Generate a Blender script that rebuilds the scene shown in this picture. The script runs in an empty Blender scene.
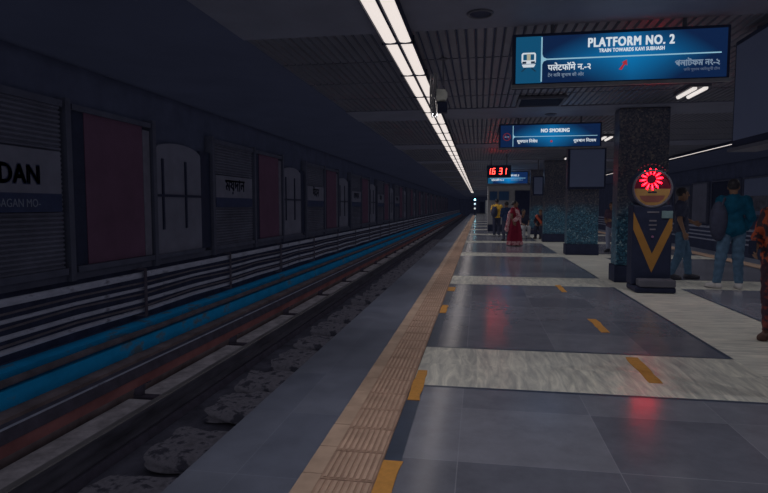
import bpy, bmesh, math, random
import numpy as np
from mathutils import Vector, Matrix

SC = bpy.context.scene
COL = SC.collection
PI = math.pi

# ------------------------------------------------------------------ camera
cam = bpy.data.cameras.new('camera')
cam.sensor_width = 36.0
cam.lens = 565.0 / 768.0 * 36.0
cam.clip_end = 400
cam_o = bpy.data.objects.new('camera', cam)
COL.objects.link(cam_o)
cam_o.location = (0, 0, 1.4)
cam_o.rotation_euler = (math.radians(90 - 4.10), 0, math.radians(9.5205))
SC.camera = cam_o

# ------------------------------------------------------------------ world, exposure, lights
w = bpy.data.worlds.new('world'); SC.world = w
w.use_nodes = True
bg = w.node_tree.nodes['Background']
bg.inputs[0].default_value = (0.42, 0.47, 1.0, 1)
bg.inputs[1].default_value = 0.0145
SC.view_settings.view_transform = 'Standard'
SC.view_settings.look = 'None'
SC.view_settings.exposure = 0.0
SC.view_settings.gamma = 1.0
SC.view_settings.use_curve_mapping = False
# soft ambient bounce of the long white-lit hall
AMBIENT = 0.085
SC.cycles.use_fast_gi = True
SC.cycles.fast_gi_method = 'ADD'
w.light_settings.ao_factor = AMBIENT
w.light_settings.distance = 0.13
SC.cycles.max_bounces = 8
SC.cycles.sample_clamp_indirect = 4.0

def spot(name, loc, aim, energy, ang, blend, col):
    l = bpy.data.lights.new(name, 'SPOT')
    l.energy = energy; l.spot_size = math.radians(ang); l.spot_blend = blend
    l.shadow_soft_size = 0.0; l.color = col
    o = bpy.data.objects.new(name, l); COL.objects.link(o)
    o.location = loc
    o.rotation_euler = (Vector(aim) - Vector(loc)).to_track_quat('-Z', 'Y').to_euler()
    return o

STRIP_E = 95.0
LAMP_COL = (1.0, 0.975, 0.955)
for i in range(23):                      # what the two platform-edge tube rows throw on the platform
    y = -1.2 + 4.4 * i
    spot('tube_row_light', (-0.85, y, 3.06), (0.62, y, 0), STRIP_E, 112, 0.9, LAMP_COL)
    spot('tube_row_light', (6.6, y, 3.06), (5.4, y, 0), STRIP_E * 0.45, 112, 0.9, LAMP_COL)
for i in range(6):                       # ceiling fixtures along the middle of the platform
    y = 3.1 + 5.9 * i
    spot('ceiling_fixture_light', (3.15, y, 3.1), (3.0, y, 0), 50.0, 120, 0.9, LAMP_COL)

# ------------------------------------------------------------------ materials
MATS = {}
def nodes(name):
    m = bpy.data.materials.new(name); m.use_nodes = True
    nt = m.node_tree
    return m, nt, nt.nodes['Principled BSDF']

def N(nt, kind, **kw):
    n = nt.nodes.new(kind)
    for k, v in kw.items():
        if k in n.inputs.keys() if hasattr(n.inputs, 'keys') else False:
            n.inputs[k].default_value = v
        else:
            setattr(n, k, v)
    return n

def ramp(nt, stops, interp='LINEAR'):
    r = nt.nodes.new('ShaderNodeValToRGB')
    r.color_ramp.interpolation = interp
    el = r.color_ramp.elements
    while len(el) < len(stops): el.new(0.5)
    for e, (p, c) in zip(el, stops):
        e.position = p; e.color = (*c, 1)
    return r

def mat(name, col, rough=0.6, metal=0.0, var=0.25, scale=6.0, stretch=(1, 1, 1), spec=0.4, bump=0.0, col2=None, thresh=None):
    """noise-mottled surface; col2 = worn / dirty second colour"""
    if name in MATS: return MATS[name]
    m, nt, b = nodes(name)
    tc = N(nt, 'ShaderNodeTexCoord'); mp = N(nt, 'ShaderNodeMapping')
    mp.inputs['Scale'].default_value = stretch
    nt.links.new(tc.outputs['Object'], mp.inputs['Vector'])
    nz = N(nt, 'ShaderNodeTexNoise'); nz.inputs['Scale'].default_value = scale
    nz.inputs['Detail'].default_value = 6; nz.inputs['Roughness'].default_value = 0.62
    nt.links.new(mp.outputs['Vector'], nz.inputs['Vector'])
    lo = tuple(c * (1 - var) for c in col); hi = tuple(min(1, c * (1 + var)) for c in col)
    if col2 is None:
        r = ramp(nt, [(0.3, lo), (0.7, hi)])
    else:
        t = thresh or 0.58
        r = ramp(nt, [(0.2, lo), (t - 0.06, hi), (t + 0.04, col2)])
    nt.links.new(nz.outputs['Fac'], r.inputs['Fac'])
    nt.links.new(r.outputs['Color'], b.inputs['Base Color'])
    b.inputs['Roughness'].default_value = rough
    b.inputs['Metallic'].default_value = metal
    b.inputs['Specular IOR Level'].default_value = spec
    if bump:
        bp = N(nt, 'ShaderNodeBump'); bp.inputs['Strength'].default_value = bump
        bp.inputs['Distance'].default_value = 0.02
        nt.links.new(nz.outputs['Fac'], bp.inputs['Height'])
        nt.links.new(bp.outputs['Normal'], b.inputs['Normal'])
    MATS[name] = m
    return m

def glow(name, col, strength, base=(0.02, 0.02, 0.02)):
    if name in MATS: return MATS[name]
    m, nt, b = nodes(name)
    b.inputs['Base Color'].default_value = (*base, 1)
    b.inputs['Emission Color'].default_value = (*col, 1)
    b.inputs['Emission Strength'].default_value = strength
    b.inputs['Roughness'].default_value = 0.4
    MATS[name] = m
    return m

def granite_mat(name, c0, c1, tile=(0.85, 0.85), rough=0.2, off=(0, 0)):
    m, nt, b = nodes(name)
    tc = N(nt, 'ShaderNodeTexCoord'); mp = N(nt, 'ShaderNodeMapping')
    mp.inputs['Location'].default_value = (off[0], off[1], 0)
    nt.links.new(tc.outputs['Object'], mp.inputs['Vector'])
    br = N(nt, 'ShaderNodeTexBrick'); br.offset = 0.0; br.squash = 1.0
    br.inputs['Scale'].default_value = 1.0
    br.inputs['Brick Width'].default_value = tile[0]; br.inputs['Row Height'].default_value = tile[1]
    br.inputs['Mortar Size'].default_value = 0.0035; br.inputs['Mortar Smooth'].default_value = 0.4
    br.inputs['Color1'].default_value = (*c0, 1); br.inputs['Color2'].default_value = (*c1, 1)
    br.inputs['Mortar'].default_value = (*[min(1, c * 1.12) for c in c1], 1)
    nt.links.new(mp.outputs['Vector'], br.inputs['Vector'])
    nz = N(nt, 'ShaderNodeTexNoise'); nz.inputs['Scale'].default_value = 3.0; nz.inputs['Detail'].default_value = 8
    nz.inputs['Roughness'].default_value = 0.7
    nt.links.new(tc.outputs['Object'], nz.inputs['Vector'])
    mx = N(nt, 'ShaderNodeMix'); mx.data_type = 'RGBA'; mx.blend_type = 'MULTIPLY'; mx.inputs[0].default_value = 0.55
    r = ramp(nt, [(0.3, (0.62, 0.62, 0.62)), (0.7, (1.25, 1.25, 1.25))])
    nt.links.new(nz.outputs['Fac'], r.inputs['Fac'])
    nt.links.new(br.outputs['Color'], mx.inputs[6]); nt.links.new(r.outputs['Color'], mx.inputs[7])
    nt.links.new(mx.outputs[2], b.inputs['Base Color'])
    rr = N(nt, 'ShaderNodeMapRange'); rr.inputs['To Min'].default_value = rough * 0.75; rr.inputs['To Max'].default_value = rough * 1.3
    nt.links.new(nz.outputs['Fac'], rr.inputs['Value']); nt.links.new(rr.outputs['Result'], b.inputs['Roughness'])
    b.inputs['Specular IOR Level'].default_value = 0.42
    MATS[name] = m
    return m

def marble_mat(name, c0, c1, slab=(0.62, 0.62), stretch=(9.0, 1.6, 1.0), rough=0.3):
    m, nt, b = nodes(name)
    tc = N(nt, 'ShaderNodeTexCoord')
    br = N(nt, 'ShaderNodeTexBrick'); br.offset = 0.0
    br.inputs['Scale'].default_value = 1.0; br.inputs['Brick Width'].default_value = slab[0]; br.inputs['Row Height'].default_value = slab[1]
    br.inputs['Mortar Size'].default_value = 0.003
    br.inputs['Color1'].default_value = (0.0, 0, 0, 1); br.inputs['Color2'].default_value = (1, 1, 1, 1); br.inputs['Mortar'].default_value = (0.35, 0.35, 0.35, 1)
    nt.links.new(tc.outputs['Object'], br.inputs['Vector'])
    mp = N(nt, 'ShaderNodeMapping'); mp.inputs['Scale'].default_value = stretch
    mp.inputs['Rotation'].default_value = (0, 0, math.radians(14))
    nt.links.new(tc.outputs['Object'], mp.inputs['Vector'])
    add = N(nt, 'ShaderNodeVectorMath'); add.operation = 'MULTIPLY_ADD'
    nt.links.new(br.outputs['Color'], add.inputs[0]); add.inputs[1].default_value = (3.1, 7.7, 5.3)
    nt.links.new(mp.outputs['Vector'], add.inputs[2])
    nz = N(nt, 'ShaderNodeTexNoise'); nz.inputs['Scale'].default_value = 1.0; nz.inputs['Detail'].default_value = 7
    nz.inputs['Roughness'].default_value = 0.66; nz.inputs['Distortion'].default_value = 0.9
    nt.links.new(add.outputs['Vector'], nz.inputs['Vector'])
    r = ramp(nt, [(0.30, c0), (0.5, tuple((a + d) / 2 for a, d in zip(c0, c1))), (0.66, c1)])
    nt.links.new(nz.outputs['Fac'], r.inputs['Fac'])
    mx = N(nt, 'ShaderNodeMix'); mx.data_type = 'RGBA'; mx.blend_type = 'MULTIPLY'; mx.inputs[0].default_value = 0.30
    r2 = ramp(nt, [(0.0, (0.62, 0.62, 0.66)), (1.0, (1.1, 1.08, 1.03))])
    nt.links.new(br.outputs['Color'], r2.inputs['Fac'])
    nt.links.new(r.outputs['Color'], mx.inputs[6]); nt.links.new(r2.outputs['Color'], mx.inputs[7])
    nt.links.new(mx.outputs[2], b.inputs['Base Color'])
    b.inputs['Roughness'].default_value = rough; b.inputs['Specular IOR Level'].default_value = 0.35
    MATS[name] = m
    return m

def mosaic_mat(name):
    m, nt, b = nodes(name)
    tc = N(nt, 'ShaderNodeTexCoord')
    vo = N(nt, 'ShaderNodeTexVoronoi'); vo.inputs['Scale'].default_value = 36.0; vo.inputs['Randomness'].default_value = 0.75
    nt.links.new(tc.outputs['Object'], vo.inputs['Vector'])
    sp = N(nt, 'ShaderNodeSeparateColor'); nt.links.new(vo.outputs['Color'], sp.inputs[0])
    blue = ramp(nt, [(0.0, (0.02, 0.05, 0.09)), (0.45, (0.045, 0.12, 0.19)), (0.8, (0.07, 0.17, 0.24)), (0.95, (0.22, 0.31, 0.36))], 'CONSTANT')
    earth = ramp(nt, [(0.0, (0.035, 0.04, 0.07)), (0.45, (0.075, 0.075, 0.10)), (0.8, (0.105, 0.095, 0.11)), (0.95, (0.15, 0.135, 0.135))], 'CONSTANT')
    nt.links.new(sp.outputs[0], blue.inputs['Fac']); nt.links.new(sp.outputs[0], earth.inputs['Fac'])
    sx = N(nt, 'ShaderNodeSeparateXYZ'); nt.links.new(tc.outputs['Object'], sx.inputs[0])
    nz = N(nt, 'ShaderNodeTexNoise'); nz.inputs['Scale'].default_value = 2.2; nt.links.new(tc.outputs['Object'], nz.inputs['Vector'])
    ad = N(nt, 'ShaderNodeMath'); ad.operation = 'MULTIPLY_ADD'; ad.inputs[1].default_value = 0.9
    nt.links.new(nz.outputs['Fac'], ad.inputs[0]); nt.links.new(sx.outputs['Z'], ad.inputs[2])
    mr = N(nt, 'ShaderNodeMapRange'); mr.inputs['From Min'].default_value = 1.55; mr.inputs['From Max'].default_value = 2.0
    nt.links.new(ad.outputs[0], mr.inputs['Value'])
    mx = N(nt, 'ShaderNodeMix'); mx.data_type = 'RGBA'
    nt.links.new(mr.outputs['Result'], mx.inputs[0]); nt.links.new(blue.outputs['Color'], mx.inputs[6]); nt.links.new(earth.outputs['Color'], mx.inputs[7])
    nt.links.new(mx.outputs[2], b.inputs['Base Color'])
    b.inputs['Roughness'].default_value = 0.35
    MATS[name] = m
    return m

def sign_mat(name, cx, half, dark=(0.003, 0.012, 0.050), mid=(0.003, 0.145, 0.37), strength=1.0, spots=(0.0,)):
    """back-lit acrylic: tubes behind it make hot spots along local X"""
    m, nt, b = nodes(name)
    tc = N(nt, 'ShaderNodeTexCoord'); sx = N(nt, 'ShaderNodeSeparateXYZ')
    nt.links.new(tc.outputs['Object'], sx.inputs[0])
    nz = N(nt, 'ShaderNodeTexNoise'); nz.inputs['Scale'].default_value = 1.4; nz.inputs['Detail'].default_value = 1
    nt.links.new(tc.outputs['Object'], nz.inputs['Vector'])
    sub = N(nt, 'ShaderNodeMath'); sub.operation = 'SUBTRACT'; sub.inputs[1].default_value = cx
    nt.links.new(sx.outputs['X'], sub.inputs[0])
    ab = N(nt, 'ShaderNodeMath'); ab.operation = 'ABSOLUTE'; nt.links.new(sub.outputs[0], ab.inputs[0])
    dv = N(nt, 'ShaderNodeMath'); dv.operation = 'DIVIDE'; dv.inputs[1].default_value = half; nt.links.new(ab.outputs[0], dv.inputs[0])
    zz = N(nt, 'ShaderNodeMath'); zz.operation = 'SUBTRACT'; zz.inputs[1].default_value = 0.235; nt.links.new(sx.outputs['Z'], zz.inputs[0])
    za = N(nt, 'ShaderNodeMath'); za.operation = 'ABSOLUTE'; nt.links.new(zz.outputs[0], za.inputs[0])
    zm = N(nt, 'ShaderNodeMath'); zm.operation = 'MULTIPLY_ADD'; zm.inputs[1].default_value = 1.9
    nt.links.new(za.outputs[0], zm.inputs[0]); nt.links.new(dv.outputs[0], zm.inputs[2])
    n2 = N(nt, 'ShaderNodeMath'); n2.operation = 'MULTIPLY_ADD'; n2.inputs[1].default_value = 0.5
    nt.links.new(nz.outputs['Fac'], n2.inputs[0]); nt.links.new(zm.outputs[0], n2.inputs[2])
    r = ramp(nt, [(0.20, mid), (0.48, tuple(a * .62 + c * .38 for a, c in zip(dark, mid))), (0.70, dark)])
    sc = N(nt, 'ShaderNodeMath'); sc.operation = 'MULTIPLY'; sc.inputs[1].default_value = 0.62
    nt.links.new(n2.outputs[0], sc.inputs[0]); nt.links.new(sc.outputs[0], r.inputs['Fac'])
    nt.links.new(r.outputs['Color'], b.inputs['Emission Color'])
    b.inputs['Emission Strength'].default_value = strength
    b.inputs['Base Color'].default_value = (0.01, 0.03, 0.06, 1)
    b.inputs['Roughness'].default_value = 0.25
    MATS[name] = m
    return m

M = dict(
    edge=granite_mat('edge_granite', (0.115, 0.128, 0.185), (0.142, 0.155, 0.215), (0.62, 0.9), 0.36),
    granite=granite_mat('floor_granite', (0.13, 0.135, 0.18), (0.205, 0.21, 0.265), (0.85, 0.83), 0.17, (0.1, 0.28)),
    marble=marble_mat('band_marble', (0.29, 0.295, 0.305), (0.80, 0.77, 0.69), (0.68, 0.62), (12.0, 1.9, 1)),
    marble2=marble_mat('strip_marble', (0.33, 0.335, 0.335), (0.77, 0.74, 0.67), (1.06, 0.6), (2.0, 12.0, 1)),
    border=mat('border_black', (0.045, 0.06, 0.10), 0.3, var=0.2),
    tactile=mat('tactile_tile', (0.42, 0.285, 0.225), 0.7, var=0.22, scale=5),
    tactile_flat=mat('tactile_border', (0.41, 0.29, 0.23), 0.65, var=0.2, scale=4),
    yellow=mat('floor_paint', (0.46, 0.215, 0.05), 0.65, var=0.2, scale=16, col2=(0.27, 0.17, 0.10), thresh=0.66),
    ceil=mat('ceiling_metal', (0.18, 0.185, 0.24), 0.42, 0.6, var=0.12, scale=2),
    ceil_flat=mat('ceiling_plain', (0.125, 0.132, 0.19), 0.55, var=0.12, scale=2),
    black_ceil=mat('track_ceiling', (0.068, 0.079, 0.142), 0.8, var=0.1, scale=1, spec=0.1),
    wall=mat('tunnel_wall', (0.055, 0.064, 0.118), 0.85, var=0.2, scale=2, spec=0.1),
    bed=mat('track_bed', (0.075, 0.075, 0.11), 0.9, var=0.4, scale=3, bump=0.5, spec=0.1),
    frame=mat('panel_frame', (0.064, 0.070, 0.115), 0.6, var=0.2, scale=3, spec=0.2),
    shutter=mat('corrugated_steel', (0.088, 0.093, 0.145), 0.7, var=0.25, scale=2, spec=0.2),
    red=mat('red_board', (0.098, 0.054, 0.100), 0.7, var=0.15, scale=2, spec=0.2),
    pale=mat('pale_board', (0.125, 0.13, 0.195), 0.7, var=0.15, scale=2, spec=0.2),
    navy=mat('navy_board', (0.030, 0.040, 0.095), 0.6, var=0.15, spec=0.2),
    lightstrip=mat('strip_board', (0.115, 0.115, 0.17), 0.7, var=0.15, spec=0.2),
    pipe=mat('grey_pipe', (0.235, 0.25, 0.35), 0.5, var=0.4, scale=4, spec=0.4, col2=(0.11, 0.11, 0.16), thresh=0.62, stretch=(1, .5, 1)),
    darkpipe=mat('dark_pipe', (0.10, 0.09, 0.12), 0.6, var=0.4, scale=3, spec=0.3),
    bluep=mat('blue_paint', (0.007, 0.20, 0.46), 0.6, var=0.22, scale=3, spec=0.2, col2=(0.09, 0.14, 0.20), thresh=0.62, stretch=(1, .6, 1)),
    brown=mat('rust_ledge', (0.15, 0.12, 0.14), 0.8, var=0.35, scale=3, spec=0.1, bump=.3),
    rust=mat('rusty_rail', (0.20, 0.085, 0.095), 0.7, var=0.35, scale=2.5, spec=0.2, stretch=(1, .5, 1)),
    rail=mat('rail_steel', (0.062, 0.06, 0.085), 0.4, var=0.5, scale=6, spec=0.4, stretch=(1, .25, 1)),
    rust_dark=mat('dark_iron', (0.06, 0.055, 0.085), 0.7, var=0.3),
    conc=mat('track_concrete', (0.30, 0.29, 0.35), 0.9, var=0.35, scale=5, spec=0.1, bump=.5),
    block=mat('plinth_concrete', (0.14, 0.135, 0.175), 0.95, var=0.45, scale=7, spec=0.1, bump=.9, col2=(0.065, 0.065, 0.095), thresh=0.56),
    black=mat('black_paint', (0.024, 0.029, 0.060), 0.55, var=0.15, spec=0.12),
    darkgrey=mat('dark_grey', (0.085, 0.085, 0.115), 0.5, var=0.15, spec=0.3),
    steel=mat('brushed_steel', (0.30, 0.30, 0.33), 0.4, 0.6, var=0.2),
    screen=mat('board_face', (0.12, 0.145, 0.25), 0.5, var=0.06, scale=1, spec=0.3),
    mosaic=mosaic_mat('mosaic_tiles'),
    yellowp=mat('yellow_paint', (0.31, 0.15, 0.04), 0.5, var=0.1),
    kiosk_y=mat('dull_yellow', (0.34, 0.19, 0.07), 0.5, var=0.15),
    kiosk_r=mat('dark_red_disc', (0.13, 0.012, 0.03), 0.4, var=0.1),
    tube=glow('tube_glow', (1.0, 0.895, 0.835), 0.78, (0.6, 0.6, 0.6)),
    tube_far=glow('fixture_glow', (1.0, 0.93, 0.88), 0.72, (0.6, 0.6, 0.6)),
    led=glow('clock_led', (1.0, 0.03, 0.022), 15.0),
    led_star=glow('star_led', (1.0, 0.002, 0.009), 24.0),
    led_core=glow('star_core', (1.0, 0.22, 0.26), 1.0),
    cyan=glow('signal_glow', (0.30, 0.85, 1.0), 9.0),
    signal2=glow('signal_pale', (0.55, 0.75, 0.85), 1.6),
    signal3=glow('signal_low', (0.75, 0.80, 0.8), 0.8),
    white_text=glow('sign_white', (0.80, 0.88, 0.95), 0.72),
    dim_text=glow('sign_dim', (0.45, 0.62, 0.85), 0.36),
    dimmer_text=glow('sign_dimmer', (0.30, 0.42, 0.70), 0.20),
    line_text=glow('sign_line', (0.40, 0.75, 0.95), 0.60),
    icon_bg=glow('icon_teal', (0.004, 0.085, 0.19), 0.80),
    red_mark=glow('sign_red', (0.8, 0.05, 0.08), 0.45),
    ink=mat('navy_ink', (0.036, 0.042, 0.095), 0.7, var=0.05, spec=.1),
    ink_pale=mat('pale_ink', (0.14, 0.16, 0.24), 0.7, var=0.05, spec=.1),
    poster_blue=mat('blue_poster', (0.03, 0.07, 0.16), 0.5, var=0.1),
    poster_pic=mat('grey_print', (0.09, 0.09, 0.13), 0.6, var=0.6, scale=5),
)

# ------------------------------------------------------------------ mesh helpers
class MB:
    def __init__(s): s.v = []; s.f = []; s.m = []
    def add(s, vs, fs, mi=0):
        o = len(s.v); s.v += [tuple(v) for v in vs]
        s.f += [tuple(i + o for i in f) for f in fs]; s.m += [mi] * len(fs)
        return s
    def box(s, x0, x1, y0, y1, z0, z1, mi=0, skip=()):
        vs = [(x0, y0, z0), (x1, y0, z0), (x1, y1, z0), (x0, y1, z0), (x0, y0, z1), (x1, y0, z1), (x1, y1, z1), (x0, y1, z1)]
        fs = {'b': (0, 3, 2, 1), 't': (4, 5, 6, 7), 'f': (0, 1, 5, 4), 'k': (2, 3, 7, 6), 'l': (3, 0, 4, 7), 'r': (1, 2, 6, 5)}
        return s.add(vs, [f for k, f in fs.items() if k not in skip], mi)
    def quad(s, a, b, c, d, mi=0): return s.add([a, b, c, d], [(0, 1, 2, 3)], mi)
    def prism_y(s, poly, y0, y1, mi=0, caps=True):           # poly in (x, z), counter-clockwise seen from -y
        n = len(poly)
        vs = [(x, y0, z) for x, z in poly] + [(x, y1, z) for x, z in poly]
        fs = [(i, (i + 1) % n, n + (i + 1) % n, n + i) for i in range(n)]
        if caps: fs += [tuple(range(n))[::-1], tuple(range(n, 2 * n))]
        return s.add(vs, fs, mi)
    def prism(s, poly, org, ux, uy, depth, mi=0):            # poly in a plane, extruded along -(ux x uy)*depth
        org, ux, uy = Vector(org), Vector(ux), Vector(uy); nrm = ux.cross(uy)
        n = len(poly)
        A = [org + ux * p[0] + uy * p[1] for p in poly]; B = [a - nrm * depth for a in A]
        fs = [tuple(range(n)), tuple(range(n, 2 * n))[::-1]] + [(i, n + i, n + (i + 1) % n, (i + 1) % n) for i in range(n)]
        return s.add(A + B, fs, mi)
    def cyl(s, a, b, r0, r1=None, seg=16, mi=0):
        a, b = Vector(a), Vector(b); r1 = r0 if r1 is None else r1
        d = (b - a).normalized(); u = d.orthogonal().normalized(); v = d.cross(u)
        vs = []
        for p, r in ((a, r0), (b, r1)):
            vs += [p + (u * math.cos(2 * PI * i / seg) + v * math.sin(2 * PI * i / seg)) * r for i in range(seg)]
        fs = [(i, (i + 1) % seg, seg + (i + 1) % seg, seg + i) for i in range(seg)]
        fs += [tuple(range(seg))[::-1], tuple(range(seg, 2 * seg))]
        return s.add(vs, fs, mi)
    def tube(s, pts, r, seg=8, mi=0):
        pts = [Vector(p) for p in pts]; n = len(pts); vs = []
        up = Vector((0, 0, 1))
        for i, p in enumerate(pts):
            d = (pts[min(i + 1, n - 1)] - pts[max(i - 1, 0)]).normalized()
            u = d.cross(up) if abs(d.z) < 0.95 else d.cross(Vector((1, 0, 0)))
            u.normalize(); v = u.cross(d)
            vs += [p + (u * math.cos(2 * PI * k / seg) + v * math.sin(2 * PI * k / seg)) * r for k in range(seg)]
        fs = [(i * seg + k, i * seg + (k + 1) % seg, (i + 1) * seg + (k + 1) % seg, (i + 1) * seg + k) for i in range(n - 1) for k in range(seg)]
        fs += [tuple(range(seg))[::-1], tuple(range((n - 1) * seg, n * seg))]
        return s.add(vs, fs, mi)
    def ring(s, c, u, v, R, r, seg=40, rs=8, mi=0):
        c, u, v = Vector(c), Vector(u), Vector(v); w_ = u.cross(v); vs = []
        for i in range(seg):
            a = 2 * PI * i / seg; e = u * math.cos(a) + v * math.sin(a)
            vs += [c + e * (R + r * math.cos(2 * PI * k / rs)) + w_ * r * math.sin(2 * PI * k / rs) for k in range(rs)]
        fs = [(i * rs + k, ((i + 1) % seg) * rs + k, ((i + 1) % seg) * rs + (k + 1) % rs, i * rs + (k + 1) % rs) for i in range(seg) for k in range(rs)]
        return s.add(vs, fs, mi)
    def build(s, name, mats, parent=None, smooth=False, bevel=0.0, origin=None):
        if not isinstance(mats, (list, tuple)): mats = [mats]
        V = np.array(s.v, dtype=float).reshape(-1, 3)
        if parent is not None: org = np.array(world_loc(parent))
        elif origin is not None: org = np.array(origin, float)
        else: org = np.array([(V[:, 0].min() + V[:, 0].max()) / 2, (V[:, 1].min() + V[:, 1].max()) / 2, V[:, 2].min()])
        V = V - org
        me = bpy.data.meshes.new(name); me.from_pydata(V.tolist(), [], s.f)
        for m_ in mats: me.materials.append(m_)
        if len(mats) > 1: me.polygons.foreach_set('material_index', s.m)
        bm = bmesh.new(); bm.from_mesh(me); bmesh.ops.recalc_face_normals(bm, faces=bm.faces); bm.to_mesh(me); bm.free()
        if smooth: me.polygons.foreach_set('use_smooth', [True] * len(me.polygons))
        me.update()
        o = bpy.data.objects.new(name, me); COL.objects.link(o)
        if parent is not None: o.parent = parent
        else: o.location = org.tolist()
        if bevel:
            b = o.modifiers.new('bevel', 'BEVEL'); b.width = bevel; b.segments = 2; b.limit_method = 'ANGLE'
        return o

def world_loc(o):
    l = Vector((0, 0, 0)); 
    while o is not None:
        l += o.location; o = o.parent
    return l

def tag(o, label, cat, group=None, kind=None):
    o['label'] = label; o['category'] = cat
    if group: o['group'] = group
    if kind: o['kind'] = kind
    return o
def struct(o): o['kind'] = 'structure'; return o
def part_label(o, label): o['label'] = label; return o
def empty(name, loc, label, cat, group=None, rz=0.0):
    o = bpy.data.objects.new(name, None); COL.objects.link(o); o.location = loc; o.rotation_euler = (0, 0, rz)
    o.empty_display_size = 0.1
    return tag(o, label, cat, group)

def text_geo(txt, size, bold=0.0, sx=1.0, align='CENTER', spacing=1.0):
    """flat lettering as (verts, faces) in the XY plane"""
    c = bpy.data.curves.new('lettering', 'FONT'); c.body = txt; c.size = size; c.align_x = align
    c.space_character = spacing; c.extrude = 0.003; c.resolution_u = 3
    o = bpy.data.objects.new('lettering', c); COL.objects.link(o)
    dg = bpy.context.evaluated_depsgraph_get(); dg.update()
    me = bpy.data.meshes.new_from_object(o.evaluated_get(dg))
    vs = [(v.co.x * sx, v.co.y, v.co.z) for v in me.vertices]; fs = [tuple(p.vertices) for p in me.polygons]
    bpy.data.objects.remove(o); bpy.data.curves.remove(c); bpy.data.meshes.remove(me)
    return vs, fs
def put_text(mb, txt, size, org, face, mi=0, **kw):
    vs, fs = text_geo(txt, size, **kw)
    bold = kw.get('bold', 0.0) * 1.25
    if bold:
        v0, f0 = list(vs), list(fs); vs, fs = [], []
        for dx, dy in ((-1, -.6), (1, -.6), (-1, .6), (1, .6), (0, 0)):
            o_ = len(vs); vs += [(x + dx * bold, y + dy * bold, z) for x, y, z in v0]; fs += [tuple(i + o_ for i in f) for f in f0]
    ox, oy, oz = org
    if face == '-y': vs = [(ox + x, oy - z, oz + y) for x, y, z in vs]
    elif face == '+x': vs = [(ox + z, oy + x, oz + y) for x, y, z in vs]
    elif face == '-x': vs = [(ox - z, oy - x, oz + y) for x, y, z in vs]
    mb.add(vs, fs, mi)

def circle(r, n=32, cx=0, cy=0, a0=0, a1=2 * PI, sx=1.0):
    full = abs(a1 - a0 - 2 * PI) < 1e-6
    k = n if full else n + 1
    return [(cx + sx * r * math.cos(a0 + (a1 - a0) * i / n), cy + r * math.sin(a0 + (a1 - a0) * i / n)) for i in range(k)]
def rrect(x0, x1, y0, y1, r, n=4):
    out = []
    for cx, cy, a in ((x1 - r, y0 + r, -PI / 2), (x1 - r, y1 - r, 0), (x0 + r, y1 - r, PI / 2), (x0 + r, y0 + r, PI)):
        out += [(cx + r * math.cos(a + PI / 2 * i / n), cy + r * math.sin(a + PI / 2 * i / n)) for i in range(n + 1)]
    return out

Y0, Y1 = -4.0, 112.0
EDGE_L, EDGE_R = -1.52, 7.22
WALL_L, WALL_R = -5.15, 10.85

# ------------------------------------------------------------------ platform floor
fl = MB()
BANDS = [(4.34 + 5.85 * k, 4.34 + 5.85 * k + 1.2) for k in range(-1, 19)]
T = 0.045
def floor_rect(x0, x1, y0, y1, mi):
    if y1 > y0 and x1 > x0: fl.quad((x0, y0, 0), (x1, y0, 0), (x1, y1, 0), (x0, y1, 0), mi)
def bay(x0, x1, y0, y1, wl, wr):
    floor_rect(x0, x0 + wl, y0, y1, 3); floor_rect(x1 - wr, x1, y0, y1, 3)
    floor_rect(x0 + wl, x1 - wr, y0, y0 + T, 3); floor_rect(x0 + wl, x1 - wr, y1 - T, y1, 3)
    floor_rect(x0 + wl, x1 - wr, y0 + T, y1 - T, 1)
floor_rect(EDGE_L, -0.9, Y0, Y1, 0); floor_rect(-0.9, -0.5, Y0, Y1, 3)
floor_rect(6.2, 6.6, Y0, Y1, 3); floor_rect(6.6, EDGE_R, Y0, Y1, 0)
floor_rect(2.32, 3.38, Y0, Y1, 4)
prev = Y0
for a, b in BANDS:
    if a > Y1: break
    if b < Y0: continue
    a = max(a, Y0)
    for x0, x1, wl, wr in ((-0.5, 2.32, 0.095, T), (3.38, 6.2, T, 0.095)):
        if a > prev: bay(x0, x1, prev, a, wl, wr)
        floor_rect(x0, x1, a, min(b, Y1), 2)
    prev = b
for x0, x1, wl, wr in ((-0.5, 2.32, 0.095, T), (3.38, 6.2, T, 0.095)):
    if prev < Y1: bay(x0, x1, prev, Y1, wl, wr)
fl.box(EDGE_L, EDGE_R, Y0, Y1, -1.25, 0, 5, skip=('t',))
struct(fl.build('floor', [M['edge'], M['granite'], M['marble'], M['border'], M['marble2'], M['wall']], origin=(0, 0, 0)))

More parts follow.
